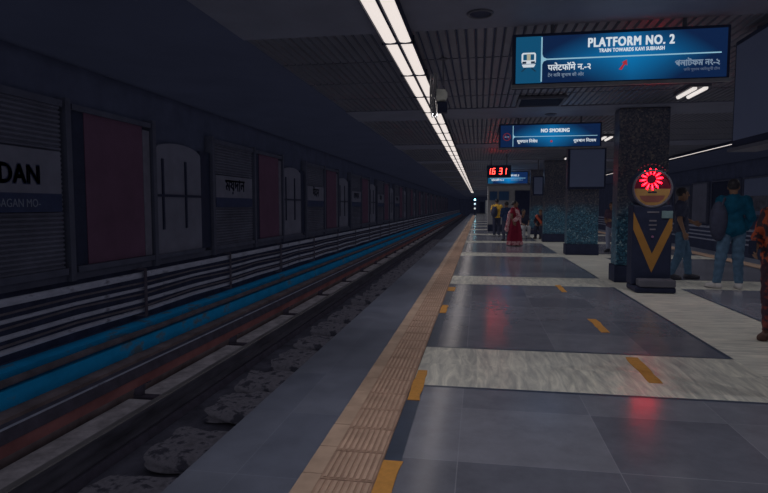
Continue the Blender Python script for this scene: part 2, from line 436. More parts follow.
# tactile strips: one flat border row and one ribbed row of tiles
def tactile(name, xa, xb, xc, label, ymax_rib):
    mb = MB(); s = 1 if xc > xb else -1
    y = Y0; L = 0.335
    Y1 = 86.0; mb.box(min(xb, xc), max(xb, xc), Y0, Y1, 0, 0.008, 2); mb.box(min(xa, xb), max(xa, xb), Y0, Y1, 0, 0.007, 2)
    while y < ymax_rib:
        mb.box(min(xa, xb), max(xa, xb), y + .06, y + .06 + L - .004, 0.0, .010, 0)
        x0, x1 = min(xb, xc), max(xb, xc)
        mb.box(x0 + .005, x1 - .004, y + .003, y + L - .003, 0.008, 0.0125, 2)
        n = 8; p = (x1 - x0 - .02) / n
        for k in range(n):
            xx = x0 + .012 + p * (k + .16)
            mb.add([(xx, y + .015, .0125), (xx + p * .66, y + .015, .0125), (xx + p * .66, y + L - .015, .0125), (xx, y + L - .015, .0125),
                    (xx + p * .08, y + .018, .0185), (xx + p * .60, y + .018, .0185), (xx + p * .60, y + L - .018, .0185), (xx + p * .08, y + L - .018, .0185)],
                   [(4, 5, 6, 7), (0, 1, 5, 4), (1, 2, 6, 5), (2, 3, 7, 6), (3, 0, 4, 7)], 1)
        y += L
    if y < Y1: mb.box(min(xa, xb), max(xa, xb), y + .06, Y1, 0.0, .010, 0)
    if y < Y1: mb.box(min(xb, xc) + .005, max(xb, xc) - .004, y, Y1, .008, .0145, 1)
    y = Y0 + .17
    return tag(mb.build(name, [M['tactile_flat'], M['tactile'], mat('tactile_groove', (.33, .215, .17), .85, var=.25)], origin=((xa + xc) / 2, 0, 0)), label, 'tactile paving')
tactile('tactile_strip', -0.895, -0.79, -0.503, 'long ribbed terracotta tactile strip beside the blue-cabled track', 40)
tactile('tactile_strip', 6.595, 6.49, 6.203, 'terracotta tactile strip along the far platform edge behind the standing men', 6)

def floor_mark(name, pts, label, cat, group=None):
    mb = MB(); mb.prism(pts, (0, 0, 0.0045), (1, 0, 0), (0, 1, 0), 0.0042)
    return tag(mb.build(name, M['yellow']), label, cat, group)
rnd = random.Random(4)
def ragged(x0, x1, y0, y1, n=7, j=.008):
    a = [(x0 + rnd.uniform(-j, j), y0 + (y1 - y0) * i / n) for i in range(n, -1, -1)]
    b = [(x1 + rnd.uniform(-j, j), y0 + (y1 - y0) * i / n) for i in range(n + 1)]
    return a + b
floor_mark('yellow_edge_mark', ragged(-.50, -.40, 2.2, 2.98), 'worn yellow paint patch beside the tactile strip, nearest the camera', 'floor mark', 'yellow patches along the tactile strip')
floor_mark('yellow_edge_mark', ragged(-.50, -.41, 3.97, 4.72), 'yellow paint patch where the first marble band meets the tactile strip', 'floor mark', 'yellow patches along the tactile strip')
floor_mark('yellow_edge_mark', ragged(-.50, -.41, 7.35, 7.95), 'small yellow patch by the tactile strip midway along the second granite bay', 'floor mark', 'yellow patches along the tactile strip')
floor_mark('yellow_edge_mark', ragged(-.50, -.38, 9.3, 9.75), 'farthest yellow patch by the tactile strip, just before the second marble band', 'floor mark', 'yellow patches along the tactile strip')
floor_mark('yellow_queue_dash', ragged(1.35, 1.455, 4.68, 5.45), 'yellow dash painted on the nearest marble band', 'floor mark', 'yellow queue dashes on the platform')
floor_mark('yellow_queue_dash', ragged(1.35, 1.45, 6.5, 7.25), 'yellow dash on the dark granite beyond the nearest marble band', 'floor mark', 'yellow queue dashes on the platform')
floor_mark('yellow_queue_dash', ragged(1.35, 1.44, 9.5, 10.3), 'farthest small yellow dash on the second marble band', 'floor mark', 'yellow queue dashes on the platform')

# ------------------------------------------------------------------ ceiling: plain cross bands and ribbed metal bays
ce = MB()
CZ = 3.2
FLAT = [(4.62 + 5.95 * k, 5.85 + 5.95 * k) for k in range(-1, 18)]
prev = Y0
def ribs(y0, y1):
    p = 0.098; x = -2.5
    while x < 7.45:
        ce.prism_y([(x, CZ), (x + .012, CZ - .020), (x + p - .022, CZ - .020), (x + p - .012, CZ)][::-1], y0, y1, 0, caps=True)
        x += p
for a, b in FLAT:
    if prev < a and prev < Y1:
        n = max(1, round((a - prev) / 1.18)); st = (a - prev) / n
        for k in range(n):
            if prev + k * st < 62: ribs(prev + k * st + .02, prev + (k + 1) * st - .02)
    ce.box(-2.5, 7.45, max(a, Y0), b, CZ - .035, CZ, 1)
    prev = b
ce.box(-2.5, 7.45, Y0, Y1, CZ, CZ + .2, 2)
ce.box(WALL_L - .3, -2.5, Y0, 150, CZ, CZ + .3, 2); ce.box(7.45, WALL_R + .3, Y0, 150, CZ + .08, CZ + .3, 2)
struct(ce.build('ceiling', [M['ceil'], M['ceil_flat'], M['black_ceil']], origin=(2.85, 50, CZ)))

# ------------------------------------------------------------------ tunnel walls, track beds, end walls
for side, s in (('left', -1), ('right', 1)):
    mb = MB(); X = WALL_L if s < 0 else WALL_R
    mb.box(min(X, X + s * .3), max(X, X + s * .3), Y0, 150, -1.3, CZ + .1)
    struct(mb.build('wall_' + side, M['wall'], origin=(X, 50, 0)))
mb = MB(); mb.box(WALL_L, EDGE_L, Y0, 150, -1.45, -1.25); struct(mb.build('floor_track', M['bed'], origin=(-3.3, 50, -1.45)))
mb = MB(); mb.box(EDGE_R, WALL_R, Y0, 150, -1.45, -1.25); struct(mb.build('floor_far_track', M['bed'], origin=(9, 50, -1.45)))
mb = MB(); mb.box(WALL_L - .3, WALL_R + .3, 150, 150.3, -1.45, CZ + .3); struct(mb.build('wall_tunnel', M['wall'], origin=(3, 150, -1.45)))
mb = MB(); mb.box(EDGE_L + .6, EDGE_R - .6, Y1, Y1 + .4, 0, CZ, 0); mb.box(1.25, 1.65, Y1 - .25, Y1, 0, 2.5, 3); mb.box(.2, 1.0, Y1 - .1, Y1, 0, 2.2, 2)
struct(mb.build('wall_end', [M['wall'], M['pale'], M['black'], mat('white_pilaster', (.6, .62, .66), .7)], origin=(3, Y1, 0)))

# ------------------------------------------------------------------ platform-edge tube rows
def tube_row(x0, y_end, label, double=True):
    r = empty('tube_light_row', (x0, 0, 3.16), label, 'ceiling light', 'tube light rows along the platform edges')
    body = MB()
    body.box(x0 - .155, x0 + .155, Y0, y_end, 3.105, 3.160, 0)
    body.box(x0 - .012, x0 + .012, Y0, y_end, 3.085, 3.105, 0)
    for k in (-1, 1): body.box(x0 + k * .150 - .004, x0 + k * .150 + .004, Y0, y_end, 3.083, 3.105, 0)
    body.build('housing', M['black'], r)
    tb = MB()
    for s in ((-1, 1) if double else (-1,)):
        xs = x0 + s * .079
        prof = [(xs - .064, 3.105), (xs - .05, 3.092), (xs, 3.086), (xs + .05, 3.092), (xs + .064, 3.105)]
        tb.prism_y(prof, Y0, y_end, 0)
    tb.build('diffuser', M['tube'], r)
    y = 1.54; n = 0
    while y < y_end:
        if n < 45 and double:
            b = MB(); b.box(x0 - .17, x0 + .17, y - .011, y + .011, 3.078, 3.105); b.box(x0 - .17, x0 - .155, y - .011, y + .011, 3.078, 3.160); b.box(x0 + .155, x0 + .17, y - .011, y + .011, 3.078, 3.160)
            b.build('hanger', M['black'], r)
        y += 1.47; n += 1
tube_row(-0.85, 74, 'long double row of glowing white tubes over the near platform edge')
tube_row(6.9, 74, 'single glowing light line over the far platform edge behind the board', False)

for i, (y0, lab) in enumerate([(9.02, 'nearest twin tube ceiling fixture, just under the platform sign'), (14.95, 'second twin tube ceiling fixture, beside the no smoking sign'),
                               (20.9, 'third twin tube ceiling fixture behind the second pillar board'), (26.8, 'farthest twin tube ceiling fixture near the grey cabin')]):
    r = empty('twin_tube_fixture', (3.16, y0 + .35, CZ), lab, 'ceiling light', 'twin tube fixtures on the platform ceiling')
    a = MB(); a.box(3.02, 3.30, y0 - .03, y0 + .73, 3.13, 3.172); a.build('housing', M['darkgrey'], r)
    for s in (-1, 1):
        t = MB(); t.cyl((3.16 + s * .075, y0, 3.115), (3.16 + s * .075, y0 + .70, 3.115), .032, seg=12); t.build('tube', M['tube_far'], r, smooth=False)

for x, y, rr, lab in ((-.01, 5.4, .11, 'round dark recessed ceiling speaker above the platform sign'), (1.34, 11.4, .1, 'round dark ceiling speaker above the no smoking sign')):
    r = empty('ceiling_speaker', (x, y, CZ - .036), lab, 'speaker', 'recessed round ceiling speakers')
    a = MB(); a.ring((x, y, CZ - .040), (1, 0, 0), (0, 1, 0), rr, .013, 32, 8); a.build('rim', M['darkgrey'], r, smooth=True)
    a = MB(); a.cyl((x, y, CZ - .036), (x, y, CZ - .046), rr - .008, rr - .02, 32); a.build('grille', M['black'], r)
r = empty('ceiling_vent', (1.0, 9.95, CZ - .03), 'rectangular dark air vent between the two blue hanging signs', 'vent')
a = MB()
for (x0, x1, y0, y1) in ((.62, .66, 9.55, 10.35), (1.34, 1.38, 9.55, 10.35), (.66, 1.34, 9.55, 9.59), (.66, 1.34, 10.31, 10.35)): a.box(x0, x1, y0, y1, 3.13, 3.172)
a.build('frame', M['darkgrey'], r)
a = MB(); a.box(.66, 1.34, 9.59, 10.31, 3.16, 3.172)
for k in range(9): a.box(.66, 1.34, 9.62 + k * .078, 9.65 + k * .078, 3.14, 3.16)
a.build('louvre', M['black'], r)

# ceiling fan seen edge-on
fx, fy, fz = -.545, 7.0, 2.74
r = empty('ceiling_hung_fan', (fx, fy, CZ), 'small caged fan hung below the tube light row, seen edge-on', 'fan')
a = MB(); a.tube([(fx + .10, fy, CZ - .02), (fx + .10, fy, 2.86)], .012, 10); a.cyl((fx + .10, fy, CZ - .035), (fx + .10, fy, CZ - .02), .05, seg=20); a.build('bracket', M['darkgrey'], r)
a = MB(); a.cyl((fx + .02, fy, fz), (fx + .13, fy, fz), .08, .07, 24); a.cyl((fx + .13, fy, fz), (fx + .15, fy, fz), .06, .03, 24); a.build('motor', mat('motor_grey', (.55, .55, .52), .5), r, bevel=.006)
a = MB(); a.box(fx + .03, fx + .15, fy - .06, fy + .06, fz - .21, fz - .085); a.build('control_box', M['black'], r, bevel=.01)
a = MB()
for xx, R in ((-.035, .255), (0, .262), (.02, .255)): a.ring((fx + xx, fy, fz), (0, 1, 0), (0, 0, 1), R, .006, 36, 6)
for R in (.06, .11, .16, .21): a.ring((fx - .045, fy, fz), (0, 1, 0), (0, 0, 1), R, .003, 30, 5)
for k in range(20):
    c_, s_ = math.cos(k * PI / 10), math.sin(k * PI / 10)
    a.tube([(fx - .05, fy + .04 * c_, fz + .04 * s_), (fx - .045, fy + .15 * c_, fz + .15 * s_), (fx, fy + .262 * c_, fz + .262 * s_), (fx + .02, fy + .09 * c_, fz + .09 * s_)], .0025, 5)
a.build('cage', M['steel'], r)
for k in range(3):
    a = MB(); th = k * 2 * PI / 3 + .4; vs = []
    for i in range(7):
        rr = .04 + .19 * i / 6; wd = .045 + .03 * math.sin(PI * i / 6)
        for sgn in (-1, 1):
            ang = th + sgn * wd / max(rr, .09); vs.append((fx - .012 + sgn * .014, fy + rr * math.cos(ang), fz + rr * math.sin(ang)))
    n_ = len(vs); vs2 = vs + [(x + .003, y, z) for x, y, z in vs]
    fs = []
    for i in range(6):
        q = (2 * i, 2 * i + 1, 2 * i + 3, 2 * i + 2); fs.append(q); fs.append(tuple(j + n_ for j in q[::-1]))
    fs += [(0, n_, n_ + 1, 1), (12, 13, n_ + 13, n_ + 12)] + [(2 * i, 2 * i + 2, n_ + 2 * i + 2, n_ + 2 * i) for i in range(6)] + [(2 * i + 1, n_ + 2 * i + 1, n_ + 2 * i + 3, 2 * i + 3) for i in range(6)]
    a.add(vs2, fs); a.build('blade', M['darkgrey'], r)

# ------------------------------------------------------------------ pillars
PILLARS = [10.9 + 5.93 * k for k in range(0, 4)]
plabel = ['mosaic pillar nearest the camera, behind the weighing machine', 'second mosaic pillar, with the pale board on its front', 'third mosaic pillar beyond the pale board pillar', 'fourth mosaic pillar by the seated pair', 'fifth mosaic pillar next to the grey cabin']
for k, y in enumerate(PILLARS):
    r = empty('mosaic_pillar', (2.90, y + .25, 0), plabel[k], 'pillar', 'mosaic pillars along the platform'); r['kind'] = 'structure'
    a = MB(); a.box(2.49, 3.35, y, y + .42, .31, CZ - .036); a.build('shaft', M['mosaic'], r, bevel=.02)
    a = MB(); a.box(2.465, 3.375, y - .025, y + .445, 0, .31); a.build('plinth', M['black'], r, bevel=.012)

def display_board(x0, x1, y0, y1, z0, z1, face, label, hang=False, rod=False):
    r = empty('display_board', ((x0 + x1) / 2, (y0 + y1) / 2, z0), label, 'board', 'blank display boards')
    a = MB(); a.box(x0, x1, y0, y1, z0, z1); cs_ = a.build('casing', M['black'], r, bevel=.012)
    f = MB()
    if face == '-y': f.box(x0 + .05, x1 - .05, y0 - .006, y0, z0 + .06, z1 - .04)
    else:
        f.box(x0 - .006, x0, y0 + .05, y1 - .045, z0 + .075, z1 - .05); f.build('face', M['screen'], cs_); f = MB(); f.box(x1, x1 + .006, y0 + .05, y1 - .045, z0 + .075, z1 - .05)
    f.build('face', M['screen'], cs_)
    if hang:
        b = MB(); b.box(x0 - .03, x1 + .03, y0, y1 + .02, z0 - .035, z0); b.build('lower_rail', M['darkgrey'], r)
        for yy in (y0 + .4, y1 - .25):
            b = MB(); b.cyl(((x0 + x1) / 2, yy, z1), ((x0 + x1) / 2, yy, CZ - .03), .02, seg=10); b.build('hanger', M['darkgrey'], r)
    if rod:
        b = MB(); b.cyl(((x0 + x1) / 2, (y0 + y1) / 2, z1), ((x0 + x1) / 2, (y0 + y1) / 2, CZ - .02), .02, seg=10); b.build('hanger', M['darkgrey'], r)
    return r
display_board(2.47, 3.49, 16.70, 16.828, 1.88, 3.02, '-y', 'square pale grey blank board on the front of the second pillar')
display_board(2.03, 2.44, 22.5, 22.62, 1.80, 2.54, '-y', 'small dim board hanging just left of the third pillar', rod=True)
display_board(2.60, 2.82, 3.6, 6.5, 2.0, 3.09, 'x', 'large blank double-sided board hanging nearest the camera', hang=True)
# ------------------------------------------------------------------ hanging back-lit signs
def hanging_sign(name, y, z0, z1, x0, x1, label, kind):
    d = .16
    r = empty(name, ((x0 + x1) / 2, y + d / 2, z0), label, 'sign', 'blue back-lit hanging signs')
    cx = (x0 + x1) / 2; W = x1 - x0; Hh = z1 - z0
    a = MB(); a.box(x0 - .03, x1 + .03, y, y + d, z0 - .03, z1 + .03); a.build('housing', M['black'], r, bevel=.01)
    a = MB(); a.box(x0 - .035, x1 + .035, y - .012, y + .02, z0 - .045, z0 - .012); a.build('lower_trim', M['steel'], r)
    split = x0 + W * .128
    zl = z0 + Hh * (.50 if kind == 'platform' else .47)
    sm = sign_mat('backlit_' + kind, .12 if kind == 'platform' else .05, W / 2, strength=1.5 if kind == 'far' else 1.0)
    fp = MB(); fp.box(split, x1, y - .006, y, z0, z1); fo = fp.build('face_panel', sm, r)
    ip = MB(); ip.box(x0, split, y - .006, y, z0, z1); io = ip.build('icon_panel', M['icon_bg'] if kind != 'smoking' else sm, r)
    g = MB(); yy = y - .008; t = .006
    if kind != 'far':
        rr = .05
        # white rules: a vertical one beside the icon that flares into the long horizontal one
        g.prism([(split - t, z0 + .01), (split + t, z0 + .01), (split + t, zl - rr), (split + t + .012, zl - .02), (split + rr, zl - t), (x1 - .05, zl - t * .9), (x1 - .05, zl + t * .9),
                 (split + rr, zl + t), (split + t + .012, zl + .02), (split + t, zl + rr), (split + t, z1 - .01), (split - t, z1 - .01)], (0, yy, 0), (1, 0, 0), (0, 0, 1), .002)
    else:
        g.box(x0 + .1, x1 - .1, yy, yy + .002, zl - .01, zl + .01)
    g.build('rule', M['line_text'], fo)
    for xx in (x0 + .35, x1 - .35):
        b = MB(); b.cyl((xx, y + d / 2, z1 + .03), (xx, y + d / 2, CZ - .02), .018, seg=10); b.build('hanger', M['darkgrey'], r)
    return fo, io, r
def letter(r, txt, size, org, m, pname, **kw):
    mb = MB(); put_text(mb, txt, size, org, '-y', **kw); return mb.build(pname, m, r)

SX0, SX1 = .34, 2.25
r, icon, root = hanging_sign('platform_sign', 5.8, 2.60, 3.045, SX0, SX1, 'large blue lit hanging sign reading PLATFORM NO. 2', 'platform')
yy = 5.791
letter(r, 'PLATFORM NO. 2', .118, (1.40, yy, 2.922), M['white_text'], 'english_lettering', bold=.0030, sx=.76, spacing=1.13)
letter(r, 'TRAIN TOWARDS KAVI SUBHASH', .048, (1.41, yy, 2.868), M['white_text'], 'destination_lettering', bold=.0008, sx=.76, spacing=1.08)
letter(r, 'पलेटफॉमे न.-२', .080, (.645, yy, 2.715), M['white_text'], 'hindi_lettering', bold=.0012, align='LEFT', sx=.95)
letter(r, 'टेन किव सुभाष की ओर', .042, (.645, yy, 2.655), M['dim_text'], 'hindi_destination_lettering', align='LEFT', sx=.95)
letter(r, 'পলাটফম নং-২', .080, (2.19, yy, 2.712), M['dim_text'], 'bengali_lettering', align='RIGHT', bold=.0008, sx=.82)
letter(r, 'কিব সুভাষ অিভমুখী েটন', .032, (2.19, yy, 2.665), M['dimmer_text'], 'bengali_destination_lettering', align='RIGHT')
a = MB(); a.prism([(1.30, 2.70), (1.325, 2.695), (1.355, 2.745), (1.375, 2.735), (1.37, 2.79), (1.325, 2.765), (1.34, 2.755)], (0, yy, 0), (1, 0, 0), (0, 0, 1), .002); a.build('red_arrow', M['red_mark'], r)
# front-view train emblem
e = MB(); tx, tz = .462, 2.83; U, V_ = (1, 0, 0), (0, 0, 1)
e.prism(rrect(-.068, .068, -.045, .062, .02), (tx, yy, tz), U, V_, .002, 0)
e.prism([(-.066, -.05), (.066, -.05), (.05, -.078), (-.05, -.078)][::-1], (tx, yy, tz), U, V_, .002, 0)
e.prism(rrect(-.052, -.008, -.01, .046, .006), (tx, yy - .001, tz), U, V_, .002, 1)
e.prism(rrect(.008, .052, -.01, .046, .006), (tx, yy - .001, tz), U, V_, .002, 1)
e.prism(rrect(-.018, .018, -.012, .05, .004), (tx, yy - .0015, tz), U, V_, .002, 3)
e.prism(rrect(-.060, -.022, -.043, -.022, .004), (tx, yy - .001, tz), U, V_, .002, 2)
e.prism(rrect(.022, .060, -.043, -.022, .004), (tx, yy - .001, tz), U, V_, .002, 2)
e.prism([(-.075, -.12), (-.06, -.12), (-.02, -.085), (-.035, -.085)], (tx, yy, tz), U, V_, .002, 2)
e.prism([(.075, -.12), (.06, -.12), (.02, -.085), (.035, -.085)][::-1], (tx, yy, tz), U, V_, .002, 2)
e.build('train_emblem', [M['white_text'], M['icon_bg'], glow('emblem_dark', (.03, .08, .16), .3), glow('emblem_warm', (.75, .72, .55), .5)], icon)

SX0, SX1 = .415, 2.335
r, icon, root = hanging_sign('no_smoking_sign', 11.8, 2.585, 3.02, SX0, SX1, 'second blue lit hanging sign reading NO SMOKING', 'smoking')
yy = 11.791
letter(r, 'NO SMOKING', .100, (1.48, yy, 2.87), M['white_text'], 'english_lettering', bold=.0036, sx=.84, spacing=1.05)
letter(r, 'धूमपान िनषेध', .082, (.74, yy, 2.67), M['white_text'], 'hindi_lettering', bold=.0015, align='LEFT')
letter(r, 'ধূমপান িনেষধ', .078, (2.26, yy, 2.67), M['white_text'], 'bengali_lettering', bold=.001, align='RIGHT')
e = MB(); e.ring((.54, yy, 2.79), (1, 0, 0), (0, 0, 1), .07, .009, 36, 6, 0); e.prism([(-.055, .045), (-.045, .055), (.055, -.045), (.045, -.055)][::-1], (.54, yy - .004, 2.79), (1, 0, 0), (0, 0, 1), .003, 0)
e.box(.495, .585, yy, yy + .004, 2.782, 2.798, 1); e.build('no_smoking_emblem', [glow('emblem_red', (.5, .05, .08), .22), M['dim_text']], icon)
a = MB(); a.prism(circle(.022, 16), (1.41, yy, 2.69), (1, 0, 0), (0, 0, 1), .002); a.build('red_dot', M['red_mark'], r)

r, icon, root = hanging_sign('far_sign', 30.0, 2.56, 3.14, .44, 2.44, 'third blue lit sign, partly behind the red digital clock', 'far')
letter(r, 'PLATFORM NO. 2', .13, (1.62, 29.991, 2.93), M['white_text'], 'english_lettering', bold=.004, sx=.77)
letter(r, 'पलेटफॉमे न.-२', .12, (.62, 29.991, 2.70), M['white_text'], 'hindi_lettering', align='LEFT', bold=.004)
letter(r, 'পলাটফম নং-২', .10, (2.2, 29.991, 2.70), M['dim_text'], 'bengali_lettering', align='RIGHT')

# digital clock 16 31
cxc, cy, cz0 = .665, 20.0, 2.37
r = empty('digital_clock', (cxc, cy + .08, cz0), 'black digital clock with red digits 16 31, hung before the third sign', 'clock')
a = MB(); a.box(.26, 1.075, cy, cy + .14, 2.375, 2.80); a.build('casing', M['black'], r, bevel=.015)
for xx in (.4, .93):
    b = MB(); b.cyl((xx, cy + .07, 2.80), (xx, cy + .07, CZ - .02), .018, seg=10); b.build('hanger', M['darkgrey'], r)
SEG = {'1': 'bc', '6': 'acdefg', '3': 'abcdg'}
def digit(ch, x, z, w_, h_, t):
    mb = MB(); s_ = .18 * .3
    R_ = dict(a=(x, x + w_, z + h_ - t, z + h_), d=(x, x + w_, z, z + t), g=(x, x + w_, z + h_ / 2 - t / 2, z + h_ / 2 + t / 2),
              f=(x, x + t, z + h_ / 2, z + h_), b=(x + w_ - t, x + w_, z + h_ / 2, z + h_), e=(x, x + t, z, z + h_ / 2), c=(x + w_ - t, x + w_, z, z + h_ / 2))
    for k in SEG[ch]:
        x0, x1, z0, z1 = R_[k]; sh = lambda zz: (zz - z) * .10
        g_ = .006
        mb.add([(x0 + g_ + sh(z0), cy - .004, z0 + g_), (x1 - g_ + sh(z0), cy - .004, z0 + g_), (x1 - g_ + sh(z1), cy - .004, z1 - g_), (x0 + g_ + sh(z1), cy - .004, z1 - g_),
                (x0 + g_ + sh(z0), cy, z0 + g_), (x1 - g_ + sh(z0), cy, z0 + g_), (x1 - g_ + sh(z1), cy, z1 - g_), (x0 + g_ + sh(z1), cy, z1 - g_)],
               [(0, 1, 2, 3), (4, 7, 6, 5), (0, 4, 5, 1), (1, 5, 6, 2), (2, 6, 7, 3), (3, 7, 4, 0)])
    return mb
for ch, x in (('1', .27), ('6', .425), ('3', .66), ('1', .81)):
    digit(ch, x, 2.49, .105, .215, .028).build('digit', M['led'], r)

# ------------------------------------------------------------------ weighing machine
mx, my = 2.80, 9.62
r = empty('weighing_machine', (mx, my + .25, 0), 'black coin weighing machine with a red star lamp and yellow V', 'weighing machine')
a = MB(); a.box(mx - .30, mx + .32, my - .04, my + .55, 0, .10); a.build('base', M['black'], r, bevel=.03)
a = MB(); a.box(mx - .24, mx + .31, my - .06, my + .195, .10, .22); a.build('step_plate', M['darkgrey'], r, bevel=.02)
bd = MB(); bd.box(mx - .305, mx + .305, my + .20, my + .55, .10, 1.42); bd.build('cabinet', M['black'], r, bevel=.03)
hd = MB(); hz = 1.68; hcx = mx - .02; R = .32
hd.cyl((hcx, my + .22, hz), (hcx, my + .52, hz), R, R, 48); hd.box(hcx - .2, hcx + .2, my + .25, my + .5, 1.40, 1.50); h = hd.build('head_case', M['black'], r)
hb = MB(); hb.ring((hcx, my + .21, hz), (1, 0, 0), (0, 0, 1), .295, .022, 48, 8); hb.build('bezel', M['darkgrey'], h, smooth=True)
uy = my + .212
up = MB(); up.prism(circle(.272, 28, 0, .0, 0, PI), (hcx, uy, hz), (1, 0, 0), (0, 0, 1), .008); up.build('red_half_disc', M['kiosk_r'], h)
lo = MB(); lo.prism(circle(.272, 28, 0, 0, PI, 2 * PI), (hcx, uy, hz), (1, 0, 0), (0, 0, 1), .008, 0); lo.build('yellow_half_disc', M['kiosk_y'], h)
lo = MB(); lo.prism([(-.2, -.11), (.2, -.11), (.17, -.17), (.10, -.22), (-.10, -.22), (-.17, -.17)][::-1], (hcx, uy - .002, hz), (1, 0, 0), (0, 0, 1), .002); lo.prism(rrect(-.07, .07, -.07, -.045, .01), (hcx, uy - .003, hz), (1, 0, 0), (0, 0, 1), .003, 1)
lo.build('dial_band', [mat('dial_red', (.20, .07, .06), .5), M['black']], h)
st = MB(); scz = hz + .155; scx = hcx - .02
for k in range(12):
    an = k * PI / 6 + .13; c_, s_ = math.cos(an), math.sin(an); px_, pz_ = -s_, c_
    P = [(scx + c_ * q + px_ * t, scz + s_ * q + pz_ * t) for q, t in ((.075, -.007), (.155, -.016), (.178, -.006), (.178, .006), (.155, .016), (.075, .007))]
    st.prism(P, (0, uy - .004, 0), (1, 0, 0), (0, 0, 1), .004, 0)
    P2 = [(scx + c_ * q + px_ * t, scz + s_ * q + pz_ * t) for q, t in ((.09, -.003), (.145, -.006), (.145, .006), (.09, .003))]
    st.prism(P2, (0, uy - .006, 0), (1, 0, 0), (0, 0, 1), .002, 1)
    st.build('star_segment', [M['led_star'], M['led_core']], h); st = MB()
for k in range(9):
    an = PI * (.2 + .6 * k / 8)
    st = MB(); st.prism(circle(.010, 8, scx + .25 * math.cos(an), scz + .02 + .22 * math.sin(an)), (0, uy - .004, 0), (1, 0, 0), (0, 0, 1), .004)
    st.build('small_bulb', glow('star_bulb', (.7, .03, .08), .25), h)
vb = MB(); vy = my + .196
vb.prism([(-.30, 1.30), (-.30, 1.02), (0, .31), (.30, 1.02), (.30, 1.30), (0, .62)], (mx, vy, 0), (1, 0, 0), (0, 0, 1), .004)
me_o = vb.build('yellow_chevron', M['yellowp'], r)
tx_ = MB()
for z_, w_ in ((1.30, .09), (1.16, .055), (1.09, .06), (1.02, .045)):
    tx_ = MB(); tx_.box(mx - w_, mx + w_, vy - .002, vy + .004, z_ - .012, z_ + .012); tx_.build('instruction_plate', mat('plate_grey', (.15, .14, .18), .5), r)
cs = MB(); cs.box(mx + .13, mx + .30, vy - .008, vy + .004, 1.20, 1.32); cs.build('ticket_slot', mat('slot_teal', (.16, .24, .27), .5), r, bevel=.004)
cs = MB(); cs.cyl((mx, vy - .01, .90), (mx, vy + .004, .90), .02, seg=14); cs.build('coin_button', mat('plum_button', (.22, .10, .20), .4), r)

# ------------------------------------------------------------------ grey cabin and far end of the platform
r = empty('grey_cabin', (1.9, 33.5, 0), 'grey walled cabin across the platform under the third sign', 'cabin')
a = MB(); a.box(.5, 3.3, 32.0, 35.0, 0, 2.55); a.build('wall_shell', mat('cabin_wall', (.23, .225, .25), .7, var=.12), r)
a = MB(); a.box(.45, 3.35, 31.93, 35.05, 2.55, 2.66); a.build('roof_slab', M['darkgrey'], r)
a = MB(); a.box(1.95, 2.95, 31.95, 32.0, 0, 2.25); a.build('doorway', M['black'], r)
a = MB(); a.box(.48, 1.92, 31.96, 32.0, 0, .38); a.build('skirting', M['black'], r)
for x0, x1, lb in ((.58, .98, 'blue poster on the left of the cabin front'), (1.08, 1.62, 'blue poster beside the cabin doorway')):
    a = MB(); a.box(x0, x1, 31.94, 31.98, 1.72, 2.20); part_label(a.build('poster', M['poster_blue'], r), lb)
r = empty('platform_signal', (-.62, 88, 0), 'track signal with glowing cyan lamp at the far platform end', 'signal')
a = MB(); a.cyl((-.62, 88, 0), (-.62, 88, 2.7), .06, seg=12); a.build('post', M['black'], r)
a = MB(); a.box(-.85, -.39, 87.8, 87.95, .75, 2.75); a.build('backplate', M['black'], r)
for z_, m_ in ((2.36, 'cyan'), (1.72, 'signal2'), (1.02, 'signal3')):
    a = MB(); a.cyl((-.62, 87.74, z_), (-.62, 87.8, z_), .14, seg=20); a.build('lamp', M[m_], r)

# ------------------------------------------------------------------ track: rails, third rail, ledge, pipes
def along(name, prof, m, label, cat, y0=Y0, y1=150, group=None, smooth=False):
    mb = MB(); mb.prism_y(prof, y0, y1); o = mb.build(name, m, smooth=smooth); return tag(o, label, cat, group)
def rail_prof(x, z):        # flat-bottom rail, head top at z
    h = [(-.075, -.17), (.075, -.17), (.075, -.155), (.014, -.13), (.012, -.045), (.036, -.032), (.036, -.006), (.028, 0), (-.028, 0), (-.036, -.006), (-.036, -.032), (-.012, -.045), (-.014, -.13), (-.075, -.155)]
    return [(x + a * 1.25, z + b * 1.35) for a, b in h]
RX = -3.82
along('running_rail', rail_prof(RX, -.93), M['rail'], 'dark steel running rail farther from the platform edge', 'rail', group='running rails')
hb_ = MB(); hb_.prism_y([(RX - .047, -.9385), (RX + .047, -.9385), (RX + .036, -.928), (RX - .036, -.928)], Y0, 150); ro_ = bpy.data.objects['running_rail']; part_label(hb_.build('running_surface', mat('worn_steel', (.20, .195, .22), .35, .3, var=.4, scale=5, stretch=(1, .2, 1)), ro_), 'worn shiny rail top')
along('running_rail', rail_prof(RX + 1.70, -.93), M['rail'], 'running rail close under the near platform edge', 'rail', group='running rails')
# long rail bearer under the far rail
along('rail_bearer', [(RX - .14, -1.25), (RX + .16, -1.25), (RX + .13, -1.165), (RX - .11, -1.165)], M['rust_dark'], 'dark continuous bearer beneath the farther running rail', 'rail bearer')
along('rail_bearer', [(RX + 1.56, -1.25), (RX + 1.86, -1.25), (RX + 1.83, -1.165), (RX + 1.59, -1.165)], M['rust_dark'], 'dark bearer beneath the rail by the platform wall', 'rail bearer')
